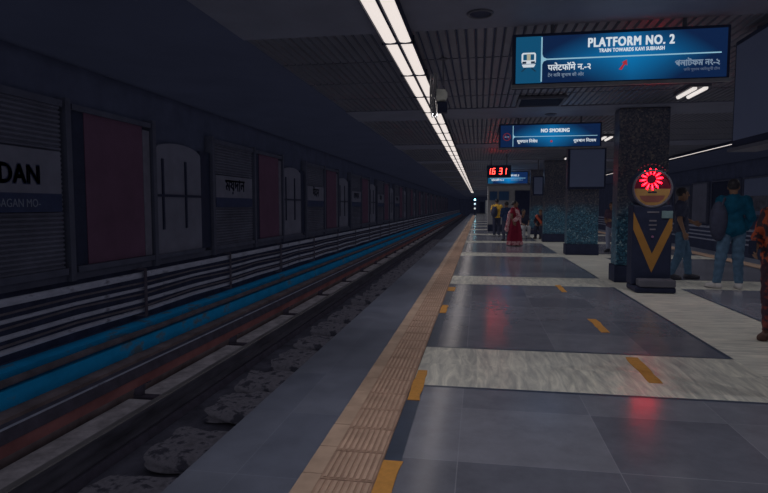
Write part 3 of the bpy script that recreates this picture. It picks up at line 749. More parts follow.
# concrete kerb segments between rail and third rail
rnd = random.Random(9)
y = -2.0; k = 0
while y < 70:
    L_ = 2.92
    mb = MB(); mb.prism_y([(-4.56, -1.25), (-4.03, -1.25), (-4.03, -1.17), (-4.06, -1.14), (-4.53, -1.14), (-4.56, -1.17)], y + .10, y + L_ - .10)
    o = mb.build('kerb_slab', M['conc'], bevel=.012)
    lab = {2: 'grey concrete kerb slab beside the rail, nearest the camera', 3: 'second grey kerb slab along the rail', 4: 'third grey kerb slab along the rail'}.get(k, 'grey kerb slab farther down the track' if k > 4 else 'grey kerb slab beside the camera')
    tag(o, lab, 'kerb', 'concrete kerb slabs between the rails')
    rr = empty('third_rail_bracket', (-4.3, y, -1.25), {2: 'iron third rail bracket between the two nearest kerb slabs', 3: 'second iron bracket carrying the red third rail'}.get(k, 'iron third rail bracket farther down the track' if k > 3 else 'iron bracket beside the camera'), 'bracket', 'third rail brackets')
    a = MB(); a.box(-4.5, -4.0, y - .07, y + .07, -1.25, -1.12); a.build('foot', M['rust_dark'], rr, bevel=.01)
    a = MB(); a.prism_y([(-4.52, -1.12), (-4.40, -1.12), (-4.38, -.94), (-4.30, -.94), (-4.30, -.908), (-4.46, -.908)], y - .04, y + .04); a.build('arm', M['rust_dark'], rr)
    a = MB(); a.cyl((-4.12, y, -1.12), (-4.12, y, -1.08), .035, seg=8); a.build('bolt', M['conc'], rr)
    y += L_; k += 1
r = empty('third_rail', (-4.3, 0, -.9), 'rust red third rail under a dark cover, beside the blue trough', 'third rail')
a = MB(); a.prism_y([(-4.40, -.905), (-4.27, -.905), (-4.27, -.775), (-4.40, -.775)], Y0, 150); a.build('conductor', M['rust'], r)
a = MB(); a.prism_y([(-4.45, -.775), (-4.245, -.775), (-4.245, -.765), (-4.27, -.69), (-4.29, -.66), (-4.42, -.66), (-4.45, -.69)], Y0, 150); a.build('cover', M['rust_dark'], r)
a = MB(); a.prism_y([(-4.31, -.66), (-4.285, -.66), (-4.285, -.648), (-4.31, -.648)], Y0, 150); part_label(a.build('cover_highlight', M['pipe'], r), 'pale strip painted as a highlight along the cover')  # thin pale strip stands in for the highlight on the cover's edge
struct(along('trim_1', [(-5.15, -1.25), (-4.62, -1.25), (-4.55, -.68), (-5.15, -.68)], M['brown'], 'rust stained ledge below the blue trough', 'ledge')); del bpy.data.objects['trim_1']['category']
along('cable_trough', [(-4.86, -.68), (-4.75, -.68), (-4.75, -.485), (-4.86, -.485)], M['bluep'], 'bright blue painted cable trough beside the third rail, the wider lower blue band', 'cable trough', group='blue cable troughs')
along('cable_trough', [(-5.15, -.50), (-4.90, -.50), (-4.90, -.35), (-5.15, -.35)], M['bluep'], 'narrow upper blue trough against the wall, under the lowest grey pipe', 'cable trough', group='blue cable troughs')
def pipe(name, x, z, rr, m, label, flat=None, wob=.006, seed=0, y1=150):
    rg = random.Random(seed); mb = MB()
    if flat: mb.prism_y([(x - .03, z - flat), (x + .02, z - flat), (x + .035, z), (x + .02, z + flat), (x - .03, z + flat)], Y0, y1)
    else:
        pts = []; y = Y0; kk = 0
        while y <= 62: pts.append((x + rg.uniform(-.003, .003), y, z + (wob if kk % 2 else -wob) * rg.uniform(.4, 1))); y += 1.475; kk += 1
        pts.append((x, y1, z)); mb.tube(pts, rr, 8)
    return tag(mb.build(name, m, smooth=not flat), label, 'pipe', 'pipes along the left tunnel wall')
pipe('trough_conduit', -4.815, -.43, .045, M['darkpipe'], 'dark conduit lying between the two blue trough boards', seed=1)
pipe('cable_tray', -5.0, .365, 0, M['pipe'], 'topmost flat grey cable tray under the wall panels', flat=.040)
pipe('wall_pipe', -5.0, .165, .024, M['pipe'], 'second grey pipe down the left wall, thin', seed=3, wob=.012)
pipe('wall_pipe', -5.0, -.015, .029, M['pipe'], 'third grey pipe down the left wall', seed=4, wob=.012)
pipe('wall_pipe', -5.0, -.165, .032, M['pipe'], 'lowest grey pipe, just above the blue trough', seed=5, wob=.014)
pipe('wall_cable', -4.99, .095, .014, M['darkpipe'], 'thin black cable between the second and third wall pipes', seed=6, wob=.03)
pipe('wall_cable', -4.99, -.085, .016, M['darkpipe'], 'thin black cable above the lowest wall pipe', seed=7, wob=.03)
pipe('wall_cable', -4.99, .252, .014, M['darkpipe'], 'thin black cable just below the flat cable tray', seed=8, wob=.015)
words = ['nearest', 'second', 'third', 'fourth', 'fifth', 'sixth']
y = 1.9; k = 0
while y < 60:
    mb = MB(); mb.prism([(-5.15, .44), (-4.945, .44), (-4.945, -.235), (-5.15, -.235), (-5.15, -.26), (-4.93, -.26), (-4.93, .465), (-5.15, .465)], (0, y - .03, 0), (1, 0, 0), (0, 0, 1), -.06)
    yv = k - 1
    lab = (words[yv] + ' dark pipe bracket down the left tunnel wall') if 0 <= yv < 6 else 'dark pipe bracket far down the left tunnel wall' if yv > 0 else 'dark pipe bracket beside the camera'
    tag(mb.build('pipe_bracket', M['rust_dark']), lab, 'bracket', 'pipe brackets on the left tunnel wall'); y += 2.95; k += 1

# rough concrete blocks between rail and platform
def rough_block(x0, x1, y0, y1, z0, z1, seed, label):
    bm = bmesh.new(); bmesh.ops.create_cube(bm, size=1.0)
    bmesh.ops.subdivide_edges(bm, edges=bm.edges, cuts=9, use_grid_fill=True)
    rg = np.random.RandomState(seed); ph = rg.uniform(0, 6.28, (14, 4)); fr = rg.uniform(2, 9, (14, 3))
    for v in bm.verts:
        p = np.array(v.co)
        q = p * 2; n4 = (np.abs(q) ** 6).sum() ** (1 / 6.); p = p / max(n4, .001) * (np.abs(q).max())
        d = sum(math.sin(fr[i] @ np.array(v.co) * 1.6 + ph[i, 0]) for i in range(14)) / 14
        s_ = 1 + d * .16
        v.co = ((x0 + x1) / 2 + p[0] * (x1 - x0) * s_, (y0 + y1) / 2 + p[1] * (y1 - y0) * s_, z0 + (p[2] + .5) * (z1 - z0) * (1 + .35 * d))
    org = Vector(((x0 + x1) / 2, (y0 + y1) / 2, z0))
    for v in bm.verts: v.co -= org
    me = bpy.data.meshes.new('concrete_block'); bm.to_mesh(me); bm.free(); me.materials.append(M['block'])
    me.polygons.foreach_set('use_smooth', [True] * len(me.polygons))
    o = bpy.data.objects.new('concrete_block', me); COL.objects.link(o); o.location = org
    return tag(o, label, 'concrete block', 'rough concrete blocks beside the running rail')
ys = [2.55, 3.75, 4.95, 6.25, 7.15, 8.35, 9.7, 10.85, 12.05, 13.25]
while ys[-1] < 40: ys.append(ys[-1] + 1.2)
ordw = {2: 'nearest visible rough concrete block below the platform edge', 3: 'second rough concrete block along the rail', 4: 'third rough concrete block along the rail', 5: 'fourth rough concrete block along the rail',
        6: 'fifth rough concrete block along the rail', 7: 'sixth rough concrete block along the rail'}
rg = random.Random(2)
for i, yb in enumerate(ys):
    rough_block(-3.32 + rg.uniform(-.05, .05), -2.5, yb, yb + .80 + rg.uniform(-.1, .08), -1.25, -1.06 + rg.uniform(-.04, .03), i,
                ordw.get(i, 'rough concrete block farther down beside the rail' if i > 7 else 'rough concrete block hidden by the platform edge'))

# ------------------------------------------------------------------ hoardings on the left tunnel wall
PX = -5.05
def y_of(k): return 4.3 + 5.9 * k
ordinal = ['nearest', 'second', 'third', 'fourth', 'fifth']
def which(k, what, far): return (ordinal[k] + ' ' + what) if k < 5 else far
FARG = dict(sign='far corrugated panels', red='far red hoardings', pale='far pale hoardings', post='far wall posts')
def corrugated(x, y0, y1, z0, z1):
    mb = MB(); n = int((z1 - z0) / .055); p = (z1 - z0) / n; poly = []
    for i in range(n):
        z = z0 + i * p; poly += [(x, z), (x + .022, z + p * .25), (x + .022, z + p * .6), (x, z + p * .85)]
    poly += [(x, z1), (x - .05, z1), (x - .05, z0)]
    mb.prism_y(poly, y0, y1); return mb
def gtag(o, k, label, cat, group):
    return tag(o, label, cat, group)
for k in range(-1, 15):
    y0 = y_of(k)
    kk = max(k, 0)
    near = k < 0
    def L(what, far): return ('%s beside the camera' % what) if near else which(k, what, far)
    # corrugated name panel
    r = empty('name_panel', (PX, y0 + .95, .55), 'corrugated station name panel beside the camera' if near else
              ['corrugated steel panel with the MAIDAN board, nearest the camera', 'second corrugated panel, with a board in another script', 'third corrugated panel, with a small name board'][k] if k < 3 else
              which(k, 'corrugated panel down the left wall', 'corrugated name panel far down the left wall'), 'wall panel', 'corrugated name panels on the left wall')
    corrugated(PX, y0, y0 + 1.9, .62, 2.62).build('corrugated_sheet', M['shutter'], r)
    a = MB(); a.box(PX - .06, PX + .05, y0 - .02, y0 + 1.92, .55, .63); a.build('rail', M['frame'], r); a = MB(); a.box(PX - .06, PX + .05, y0 - .02, y0 + 1.92, 2.60, 2.68); a.build('rail', M['frame'], r)
    if k < 6:
        zb0, zb1 = (1.33, 2.05) if k <= 0 else (1.38, 2.0)
        if k == 0: ya, yb = y0 - .15, y0 + 1.84
        else: ya, yb = y0 + .04, y0 + 1.80
        zs = zb0 + (zb1 - zb0) * .30
        b = MB(); b.box(PX + .02, PX + .055, ya, yb, zs, zb1); nb = b.build('name_board', M['pale'], r)
        b = MB(); b.box(PX + .02, PX + .056, ya, yb, zb0, zs); cb = b.build('caption_strip', M['navy'], r)
        t = MB()
        if k == 0:
            put_text(t, 'MAIDAN', .31, (PX + .056, yb - .33, zs + .105), '+x', bold=.011, sx=.86, align='RIGHT', spacing=1.04)
        elif k % 2: put_text(t, 'ময়দান', .34, (PX + .056, (ya + yb) / 2, zs + .14), '+x', bold=.006, sx=1.0)
        else: put_text(t, 'मैदान', .34, (PX + .056, (ya + yb) / 2, zs + .14), '+x', bold=.006, sx=1.0)
        t.build('station_lettering', M['ink'], nb)
        if k == 0:
            t = MB(); put_text(t, 'E BAGAN MO-', .13, (PX + .057, yb - .34, zb0 + .06), '+x', sx=.85, align='RIGHT'); t.build('caption_lettering', M['ink_pale'], cb)
    # red hoarding with pale side strip
    r = empty('red_hoarding', (PX, y0 + 3.0, .55), L('dark red hoarding down the left wall', 'dark red hoarding far down the left wall'), 'hoarding', 'red hoardings on the left wall')
    a = MB(); a.box(PX - .05, PX, y0 + 2.12, y0 + 2.34, .62, 2.66); a.build('side_recess', M['black'], r)
    a = MB(); a.box(PX - .05, PX + .01, y0 + 2.34, y0 + 3.62, .64, 2.60); a.build('red_panel', M['red'], r)
    a = MB(); a.box(PX - .05, PX + .015, y0 + 3.62, y0 + 3.80, .64, 2.55); a.build('side_strip', M['lightstrip'], r)
    a = MB(); a.box(PX - .05, PX + .05, y0 + 2.1, y0 + 3.82, .56, .635); a.build('frame', M['frame'], r); a = MB(); a.box(PX - .05, PX + .04, y0 + 2.1, y0 + 3.82, 2.60, 2.67); a.build('frame', M['frame'], r)
    # pale arched hoarding
    r = empty('pale_hoarding', (PX, y0 + 4.7, .55), L('pale arched hoarding down the left wall', 'pale hoarding far down the left wall'), 'hoarding', 'pale hoardings on the left wall')
    ya, yb = y0 + 3.96, y0 + 5.42
    arch = [(ya, .62), (yb, .62)] + [((ya + yb) / 2 + (yb - ya) / 2 * math.cos(PI * i / 14), 2.28 + .16 * math.sin(PI * i / 14)) for i in range(15)]
    a = MB(); a.prism(arch, (PX + .012, 0, 0), (0, 1, 0), (0, 0, 1), .06); a.build('sheet', M['pale'], r)
    a = MB()
    for yq in (ya + .16, ya + .88): a = MB(); a.box(PX + .01, PX + .035, yq, yq + .045, 1.02, 2.16); a.build('bar', M['black'], r)
    a = MB(); a.box(PX + .01, PX + .03, ya, yb, 1.55, 1.59); a.build('bar', M['black'], r)
    a = MB(); a.box(PX - .05, PX + .05, ya - .05, yb + .05, .56, .625); a.build('sill', M['frame'], r)
    a = MB(); a.box(PX - .05, PX, yb, yb + .42, .62, 2.4); a.build('side_recess', M['black'], r)
    # upright posts of the frame
    for j, yp in enumerate((2.0, 3.87, 5.86)):
        a = MB(); a.box(PX - .1, PX + .06, y0 + yp - .045, y0 + yp + .045, .46, 2.72)
        struct(a.build('trim_post', M['frame']))
mb = MB(); mb.box(WALL_L - .01, WALL_L + .012, Y0, 150, -.325, .46); struct(mb.build('trim_2', mat('pipe_shade_wall', (.030, .034, .066), .9, var=.3, scale=4, spec=.05), origin=(WALL_L, 40, 0)))  # near-black wall band: shade between and behind the pipes put into the colour
mb = MB(); mb.box(PX - .1, PX - .0, Y0, 92, .46, .56); struct(mb.build('trim_3', M['frame'], origin=(PX, 40, .5)))

# ------------------------------------------------------------------ right tunnel wall and its track
QX = 10.75
along('running_rail', rail_prof(8.2, -.93), M['rail'], 'running rail of the far track near the far platform edge', 'rail', group='running rails')
along('running_rail', rail_prof(9.7, -.93), M['rail'], 'running rail of the far track by the right tunnel wall', 'rail', group='running rails')
for i, (z_, rr_) in enumerate(((.42, .05), (.20, .035), (.02, .035), (-.17, .038))):
    mb = MB(); mb.tube([(10.7, Y0, z_), (10.7, 120, z_)], rr_, 8)
    tag(mb.build('wall_pipe', M['pipe'], smooth=True), ['topmost grey pipe on the right tunnel wall', 'second grey pipe on the right tunnel wall', 'third grey pipe on the right tunnel wall', 'lowest grey pipe on the right tunnel wall'][i], 'pipe', 'pipes along the right tunnel wall')
def rhoard(y0, y1, z0, z1, m, label, pic=False):
    r = empty('wall_hoarding', (QX, (y0 + y1) / 2, z0), label, 'hoarding', 'hoardings on the right tunnel wall')
    a = MB(); a.box(QX, QX + .1, y0, y1, z0, z1); a.build('sheet', m, r)
    a = MB()
    for q in ((y0 - .06, y0, z0 - .06, z1 + .06), (y1, y1 + .06, z0 - .06, z1 + .06), (y0, y1, z0 - .06, z0), (y0, y1, z1, z1 + .06)): a.box(QX - .03, QX + .1, *q)
    a.build('frame', M['frame'], r)
    if pic:
        a = MB(); a.prism([(-(y0 + .3), z0 + .15), (-(y0 + .25), z0 + .6), (-(y0 + .5), z0 + .9), (-(y0 + .9), z0 + .75), (-(y0 + 1.4), z0 + .8), (-(y0 + 1.5), z0 + .2)], (QX - .004, 0, 0), (0, -1, 0), (0, 0, 1), -.004) if False else a.box(QX - .006, QX, y0 + .3, y1 - .5, z0 + .15, z0 + .75)
        a.build('printed_picture', M['poster_pic'], r)
rhoard(29.3, 31.2, .6, 2.5, M['pale'], 'tall pale hoarding on the right wall, between the two standing men')
rhoard(23.0, 25.5, 1.05, 2.5, M['screen'], 'pale hoarding with a dark print, right of the blue jacket man', True)
rhoard(31.6, 33.8, .6, 2.4, M['poster_pic'], 'dark printed hoarding behind the man in jeans')
rhoard(26.0, 28.7, .6, 2.5, M['black'], 'black hoarding behind the blue jacket man')
rhoard(34.6, 36.6, .6, 2.5, M['red'], 'dark red hoarding on the right wall beyond the weighing machine')

# ------------------------------------------------------------------ people
def smin(a, b, k):
    h = np.clip(.5 + .5 * (b - a) / k, 0, 1)
    return b * (1 - h) + a * h - k * h * (1 - h)
def smax(a, b, k): return -smin(-a, -b, k)
def cap(P, a, b, ra, rb):
    a = np.array(a, float); b = np.array(b, float); ba = b - a
    h = np.clip(((P - a) @ ba) / max(ba @ ba, 1e-9), 0, 1)
    return np.linalg.norm(P - a - h[:, None] * ba, axis=1) - (ra + (rb - ra) * h)
def ell(P, c, r):
    q = P - np.array(c, float); r = np.array(r, float)
    k0 = np.linalg.norm(q / r, axis=1); k1 = np.linalg.norm(q / (r * r), axis=1)
    return k0 * (k0 - 1) / np.maximum(k1, 1e-9)
def union(ds, k):
    d = ds[0]
    for e in ds[1:]: d = smin(d, e, k)
    return d

def nets(fn, lo, hi, h):
    """surface nets: smooth closed mesh of fn < 0"""
    lo = np.array(lo, float); n = np.ceil((np.array(hi, float) - lo) / h).astype(int) + 1
    ax = [lo[i] + h * np.arange(n[i]) for i in range(3)]
    G = np.stack(np.meshgrid(*ax, indexing='ij'), -1).reshape(-1, 3)
    V = fn(G).reshape(n); V[0] = V[-1] = 1; V[:, 0] = V[:, -1] = 1; V[:, :, 0] = V[:, :, -1] = 1
    I = V < 0
    c = n - 1
    corner = [(i, j, k) for i in (0, 1) for j in (0, 1) for k in (0, 1)]
    sl = lambda A, o: A[o[0]:o[0] + c[0], o[1]:o[1] + c[1], o[2]:o[2] + c[2]]
    cnt = sum(sl(I, o).astype(int) for o in corner)
    act = (cnt > 0) & (cnt < 8)
    idx = -np.ones(tuple(c), int); idx[act] = np.arange(act.sum())
    acc = np.zeros((act.sum(), 3)); num = np.zeros(act.sum())
    for a in corner:
        for d in range(3):
            if a[d] == 1: continue
            b = list(a); b[d] = 1; b = tuple(b)
            va, vb = sl(V, a)[act], sl(V, b)[act]
            m = (va < 0) != (vb < 0)
            t = np.where(m, va / np.where(m, va - vb, 1), 0)
            p = np.repeat(np.array(a, float)[None], len(va), 0); p[:, d] += t
            acc[m] += p[m]; num[m] += 1
    base = np.argwhere(act)
    verts = lo + h * (base + acc / np.maximum(num, 1)[:, None])
    faces = []
    for d in range(3):
        u, v = (d + 1) % 3, (d + 2) % 3
        s0 = [slice(1, c[i]) for i in range(3)]; s0[d] = slice(0, c[d])
        s1 = list(s0); s1[d] = slice(1, c[d] + 1)
        A, B = I[tuple(s0)], I[tuple(s1)]
        off = np.array([s.start for s in s0])
        for flip in (False, True):
            e = np.argwhere((A & ~B) if not flip else (~A & B)) + off
            if not len(e): continue
            def at(du, dv):
                q = e.copy(); q[:, u] += du; q[:, v] += dv; return idx[q[:, 0], q[:, 1], q[:, 2]]
            quad = np.stack([at(-1, -1), at(0, -1), at(0, 0), at(-1, 0)], 1)
            if flip: quad = quad[:, ::-1]
            faces.append(quad)
    return verts, np.concatenate(faces)

class SM:
    """smooth shapes in a figure's own coordinates: x to its left, -y ahead, z up"""
    def __init__(s): s.V = []; s.F = []; s.Mi = []; s.n = 0
    def add(s, vf, mi=0):
        v, f = vf; s.V.append(np.asarray(v)); s.F.append(np.asarray(f) + s.n); s.Mi += [mi] * len(f); s.n += len(v); return s
    def build(s, name, mats, parent):
        me = bpy.data.meshes.new(name)
        me.from_pydata(np.concatenate(s.V).tolist(), [], [tuple(q) for f in s.F for q in f.tolist()])
        for m_ in (mats if isinstance(mats, (list, tuple)) else [mats]): me.materials.append(m_)
        me.polygons.foreach_set('material_index', s.Mi); me.polygons.foreach_set('use_smooth', [True] * len(me.polygons)); me.update()
        o = bpy.data.objects.new(name, me); COL.objects.link(o); o.parent = parent
        return o

SKIN = mat('brown_skin', (0.20, 0.115, 0.085), 0.55, var=0.06)
HAIR = mat('black_hair', (0.028, 0.026, 0.034), 0.5, var=0.2, scale=30, stretch=(1, 1, .2))
EYE = mat('dark_eye', (0.03, 0.025, 0.03), 0.2)
EYEW = mat('eye_white', (0.45, 0.43, 0.42), 0.3)
LIP = mat('lip', (0.20, 0.07, 0.065), 0.5)

STAND = dict(hipL=(.088, .0, .90), hipR=(-.088, .0, .90), kneeL=(.098, -.02, .49), kneeR=(-.098, -.02, .49), ankL=(.10, .02, .085), ankR=(-.10, .02, .085),
             footL=(.12, -.13, .03), footR=(-.12, -.13, .03), pelvis=(0, .0, .95), waist=(0, -.01, 1.08), chest=(0, .0, 1.28), neck=(0, .015, 1.44),
             shL=(.175, .015, 1.385), shR=(-.175, .015, 1.385), elL=(.225, .05, 1.12), elR=(-.225, .05, 1.12), wrL=(.235, -.03, .885), wrR=(-.235, -.03, .885),
             head=(0, -.015, 1.585))

def bbox(pts, pad):
    P = np.array(pts, float); return P.min(0) - pad, P.max(0) + pad

def hand(sm, wrist, elbow, side, h=.0045, curl=.5):
    """palm, four unequal bent fingers and a thumb leaving the side of the palm"""
    w_, e_ = np.array(wrist, float), np.array(elbow, float)
    d = (w_ - e_) / np.linalg.norm(w_ - e_)
    inward = np.array([-side, 0, 0], float); inward -= d * (inward @ d); inward /= np.linalg.norm(inward)   # palm faces the thigh
    fw = np.cross(d, inward) * 1.0
    if fw[1] > 0: fw = -fw                                                                                   # thumb side points ahead
    def pt(a, b, c): return w_ + d * a + fw * b + inward * c
    ds = [lambda P: cap(P, pt(-.02, 0, 0), pt(.03, 0, 0), .026, .028), lambda P: cap(P, pt(.035, .022, 0), pt(.085, .027, .004), .018, .015), lambda P: cap(P, pt(.035, -.018, 0), pt(.08, -.027, .004), .018, .014),
          lambda P: cap(P, pt(.035, 0, 0), pt(.088, 0, .003), .019, .016)]
    palm = lambda P: union([f(P) for f in ds], .015)
    fing = []
    for b, L_ in ((.029, .072), (.010, .08), (-.010, .075), (-.028, .058)):
        p0 = pt(.085, b, .003); p1 = pt(.085 + L_ * .5, b * 1.08, .008 + .02 * curl); p2 = pt(.085 + L_ * (.86 - .1 * curl), b * 1.1, .012 + .055 * curl)
        fing.append((p0, p1, p2))
    th = (pt(.025, .028, .006), pt(.055, .052, .018), pt(.088, .056, .034))
    def fn(P):
        dd = palm(P)
        for p0, p1, p2 in fing:
            f = np.minimum(cap(P, p0, p1, .0088, .0082), cap(P, p1, p2, .0082, .0068)); dd = smin(dd, f, .004)
        f = np.minimum(cap(P, th[0], th[1], .0125, .010), cap(P, th[1], th[2], .010, .0078)); return smin(dd, f, .006)
    lo, hi = bbox([w_ - d * .03, w_ + d * .18, w_ + d * .1 + fw * .07, w_ + d * .1 - fw * .05, w_ + d * .1 + inward * .06], .035)
    sm.add(nets(fn, lo, hi, h), 0)

def head(sm, c, neck, turn, h=.007, scale=1.0, eyes=True):
    """head with brow, eye sockets, nose, lips, chin, ears; turn = yaw in degrees about the neck"""
    c = np.array(c, float); t = math.radians(turn); ct, st = math.cos(t), math.sin(t)
    R = np.array([[ct, -st, 0], [st, ct, 0], [0, 0, 1]])
    nk = (np.array(neck) - c) @ R
    def fn(P):
        Q = (P - c) @ R / scale
        d = smin(ell(Q, (0, .018, .03), (.074, .094, .088)), ell(Q, (0, -.012, -.035), (.058, .074, .082)), .03)
        d = smin(d, ell(Q, (0, -.052, -.088), (.028, .026, .022)), .03)
        d = smin(d, cap(Q, (0, -.084, .018), (0, -.108, -.022), .009, .013), .014)
        d = smin(d, cap(Q, (-.016, -.092, -.026), (.016, -.092, -.026), .009, .009), .01)
        d = smin(d, cap(Q, (-.035, -.080, .028), (.035, -.080, .028), .011, .011), .016)
        for s in (-1, 1):
            d = smax(d, -ell(Q, (s * .031, -.098, .004), (.018, .018, .012)), .012)
            d = smin(d, ell(Q, (s * .076, .012, -.005), (.011, .020, .033)), .008)
            d = smin(d, ell(Q, (s * .030, -.070, .002), (.016, .016, .013)), .006)
        d = smin(d, cap(Q, (-.016, -.081, -.055), (.016, -.081, -.055), .009, .009), .008)
        return smin(d, cap(Q, (0, .022, -.04), tuple(nk + np.array([0, 0, -.02])), .052, .056), .03) * scale
    lo, hi = bbox([c, neck], .14); lo[2] = min(lo[2], neck[2] - .05)
    sm.add(nets(fn, lo, hi, h), 0)
    Ri = R.T
    if eyes:
        for s in (-1, 1):
            e = np.array([s * .031, -.0855, .003]) * scale
            f2 = lambda P, e=e: ell(P, c + e @ Ri, (.0115, .0075, .0075))
            sm.add(nets(f2, c + e @ Ri - .02, c + e @ Ri + .02, .003), 1)
        l_ = c + (np.array([0, -.0885, -.056]) * scale) @ Ri
        sm.add(nets(lambda P: ell(P, l_, (.020, .006, .006)), l_ - .03, l_ + .03, .003), 2)
    return R

def hair_short(c, R, h=.007, scale=1.0, bun=False, braid=None):
    c = np.array(c, float)
    def fn(P):
        Q = (P - c) @ R / scale
        d = ell(Q, (0, .022, .036), (.085, .104, .098))
        cut = (-(Q[:, 1]) - .030 - np.maximum(0, Q[:, 2] - .035) * 1.15)        # open over the face
        d = smax(d, cut, .012)
        d = smax(d, -.055 - Q[:, 2] + 0 * d, .01)
        d = smax(d, -ell(Q, (0, -.045, -.06), (.085, .085, .10)), .008)
        if bun: d = smin(d, ell(Q, (0, .125, -.01), (.045, .038, .042)), .015)
        if braid: d = smin(d, cap(Q, (0, .10, -.04), (0, .125, -.04 - braid), .034, .016), .03)
        return d * scale
    lo, hi = bbox([c], .18); 
    if braid: lo[2] -= braid
    return nets(fn, lo, hi, h)

def person(label, loc, rz, height, J=None, turn=0.0, shirt=None, sleeve=1.0, trousers=None, shoe=None, vox=.016, hair='short', hem=.86, fat=1.0, female=False, skin=SKIN, eyes=True, group=None, shirt_name='shirt', trouser_hem=.10, hands=True):
    S = height / 1.70
    j = dict(STAND); j.update(J or {})
    j = {k: np.array(v, float) * S for k, v in j.items()}
    r = empty('person', loc, label, 'person', group, rz)
    a = S
    sh = .88 if female else 1.0
    for k in ('shL', 'shR'): j[k] = j['neck'] + (j[k] - j['neck']) * np.array([sh, 1, 1])
    torso = lambda P, g=0: union([cap(P, j['pelvis'] + np.array([-.055, .005, -.02]) * a, j['pelvis'] + np.array([.055, .005, -.02]) * a, .105 * a * fat + g, .105 * a * fat + g),
                                  cap(P, j['waist'] - np.array([.045, 0, 0]) * a, j['waist'] + np.array([.045, 0, 0]) * a, .095 * a * fat + g, .095 * a * fat + g),
                                  cap(P, j['chest'] - np.array([.075, 0, 0]) * a, j['chest'] + np.array([.075, 0, 0]) * a, .105 * a * fat + g, .105 * a * fat + g),
                                  cap(P, j['shL'] * .86 + j['neck'] * .14 - np.array([0, 0, .02]) * a, j['shR'] * .86 + j['neck'] * .14 - np.array([0, 0, .02]) * a, .058 * a + g, .058 * a + g),
                                  cap(P, j['chest'] * .35 + j['neck'] * .65, j['neck'], .075 * a + g, .054 * a + g)], .06 * a)
    if female:
        t0 = torso
        torso = lambda P, g=0: union([t0(P, g)] + [ell(P, j['chest'] + np.array([s * .07, -.085, -.01]) * a, np.array([.062, .055, .062]) * a + g) for s in (-1, 1)], .03 * a)
    def arm(P, s, g=0, frac=1.0):
        e, w_ = j['el' + s], j['wr' + s]
        d = smin(cap(P, j['sh' + s], e, .052 * a + g, .041 * a + g), cap(P, e, w_, .041 * a + g, .028 * a + g), .02 * a)
        return d
    def leg(P, s, g=0):
        h_, k_, n_ = j['hip' + s], j['knee' + s], j['ank' + s]
        calf = k_ * .7 + n_ * .3 + np.array([0, .018, 0]) * a
        return union([cap(P, h_, k_, .088 * a * fat + g, .056 * a + g), cap(P, k_, n_, .054 * a + g, .037 * a + g), cap(P, k_, calf, .05 * a + g, .052 * a + g)], .025 * a)
    def foot(P, s, g=0):
        n_, f_ = j['ank' + s], j['foot' + s]
        heel = n_ + (n_ - f_) * np.array([.28, .28, 0]); heel[2] = f_[2] + .008
        return union([cap(P, n_, n_ * .5 + heel * .5, .038 * a + g, .038 * a + g), cap(P, heel, f_, .034 * a + g, .036 * a + g), cap(P, n_ + np.array([0, 0, -.01]), f_, .034 * a + g, .030 * a + g)], .025)
    allj = [j[k] for k in j]
    lo, hi = bbox(allj, .17 * a); lo[2] = -.03; hi[2] = j['neck'][2] + .06 * a
    body = SM()
    body.add(nets(lambda P: np.minimum(union([torso(P), arm(P, 'L'), arm(P, 'R'), leg(P, 'L'), leg(P, 'R')], .022 * a), smin(np.minimum(foot(P, 'L'), foot(P, 'R')), np.minimum(leg(P, 'L'), leg(P, 'R')), .02)), lo, hi, vox), 0)
    R = head(body, j['head'], j['neck'], turn, h=max(.0065, vox * .5), scale=S * .98, eyes=eyes)
    if hands:
        for s, sg in (('L', 1), ('R', -1)): hand(body, j['wr' + s], j['el' + s], sg, h=.0042 if vox < .02 else .006)
    body.build('body', [skin, EYE, LIP], r)
    if hair:
        SM().add(hair_short(j['head'], R, h=max(.0065, vox * .5), scale=S * .98, bun=hair == 'bun', braid=.36 if hair == 'braid' else None)).build('hair', HAIR, r)
    g = .017 * a
    if shirt:
        def fn(P):
            d = torso(P, g)
            sl = []
            for s in 'LR':
                e, w_ = j['el' + s], j['wr' + s]
                if sleeve > .5:
                    end = e + (w_ - e) * min(1, (sleeve - .5) * 2) * .97
                    q = smin(cap(P, j['sh' + s], e, .056 * a + g, .047 * a + g), cap(P, e, end, .047 * a + g, .036 * a + g), .025 * a)
                    nrm = (w_ - e) / np.linalg.norm(w_ - e); q = smax(q, (P - end) @ nrm, .006)
                else:
                    end = j['sh' + s] + (e - j['sh' + s]) * sleeve * 2
                    q = cap(P, j['sh' + s], e, .058 * a + g, .052 * a + g); nrm = (e - j['sh' + s]) / np.linalg.norm(e - j['sh' + s]); q = smax(q, (P - end) @ nrm, .006)
                d = smin(d, q, .03 * a)
            d = smin(d, cap(P, j['pelvis'] + np.array([-.05, 0, 0]) * a, j['pelvis'] + np.array([.05, 0, 0]) * a, .122 * a * fat, .122 * a * fat), .05)
            fold = .0035 * np.sin(P[:, 2] * 46 / a + 3 * np.sin(P[:, 0] * 17) + 2 * P[:, 1] * 20)
            d = d + fold
            d = smax(d, hem * a - P[:, 2], .012)
            return smax(d, -cap(P, j['neck'] + np.array([0, -.012, .0]) * a, j['head'], .064 * a, .07 * a), .01)
        SM().add(nets(fn, lo, hi, vox)).build(shirt_name, shirt, r)
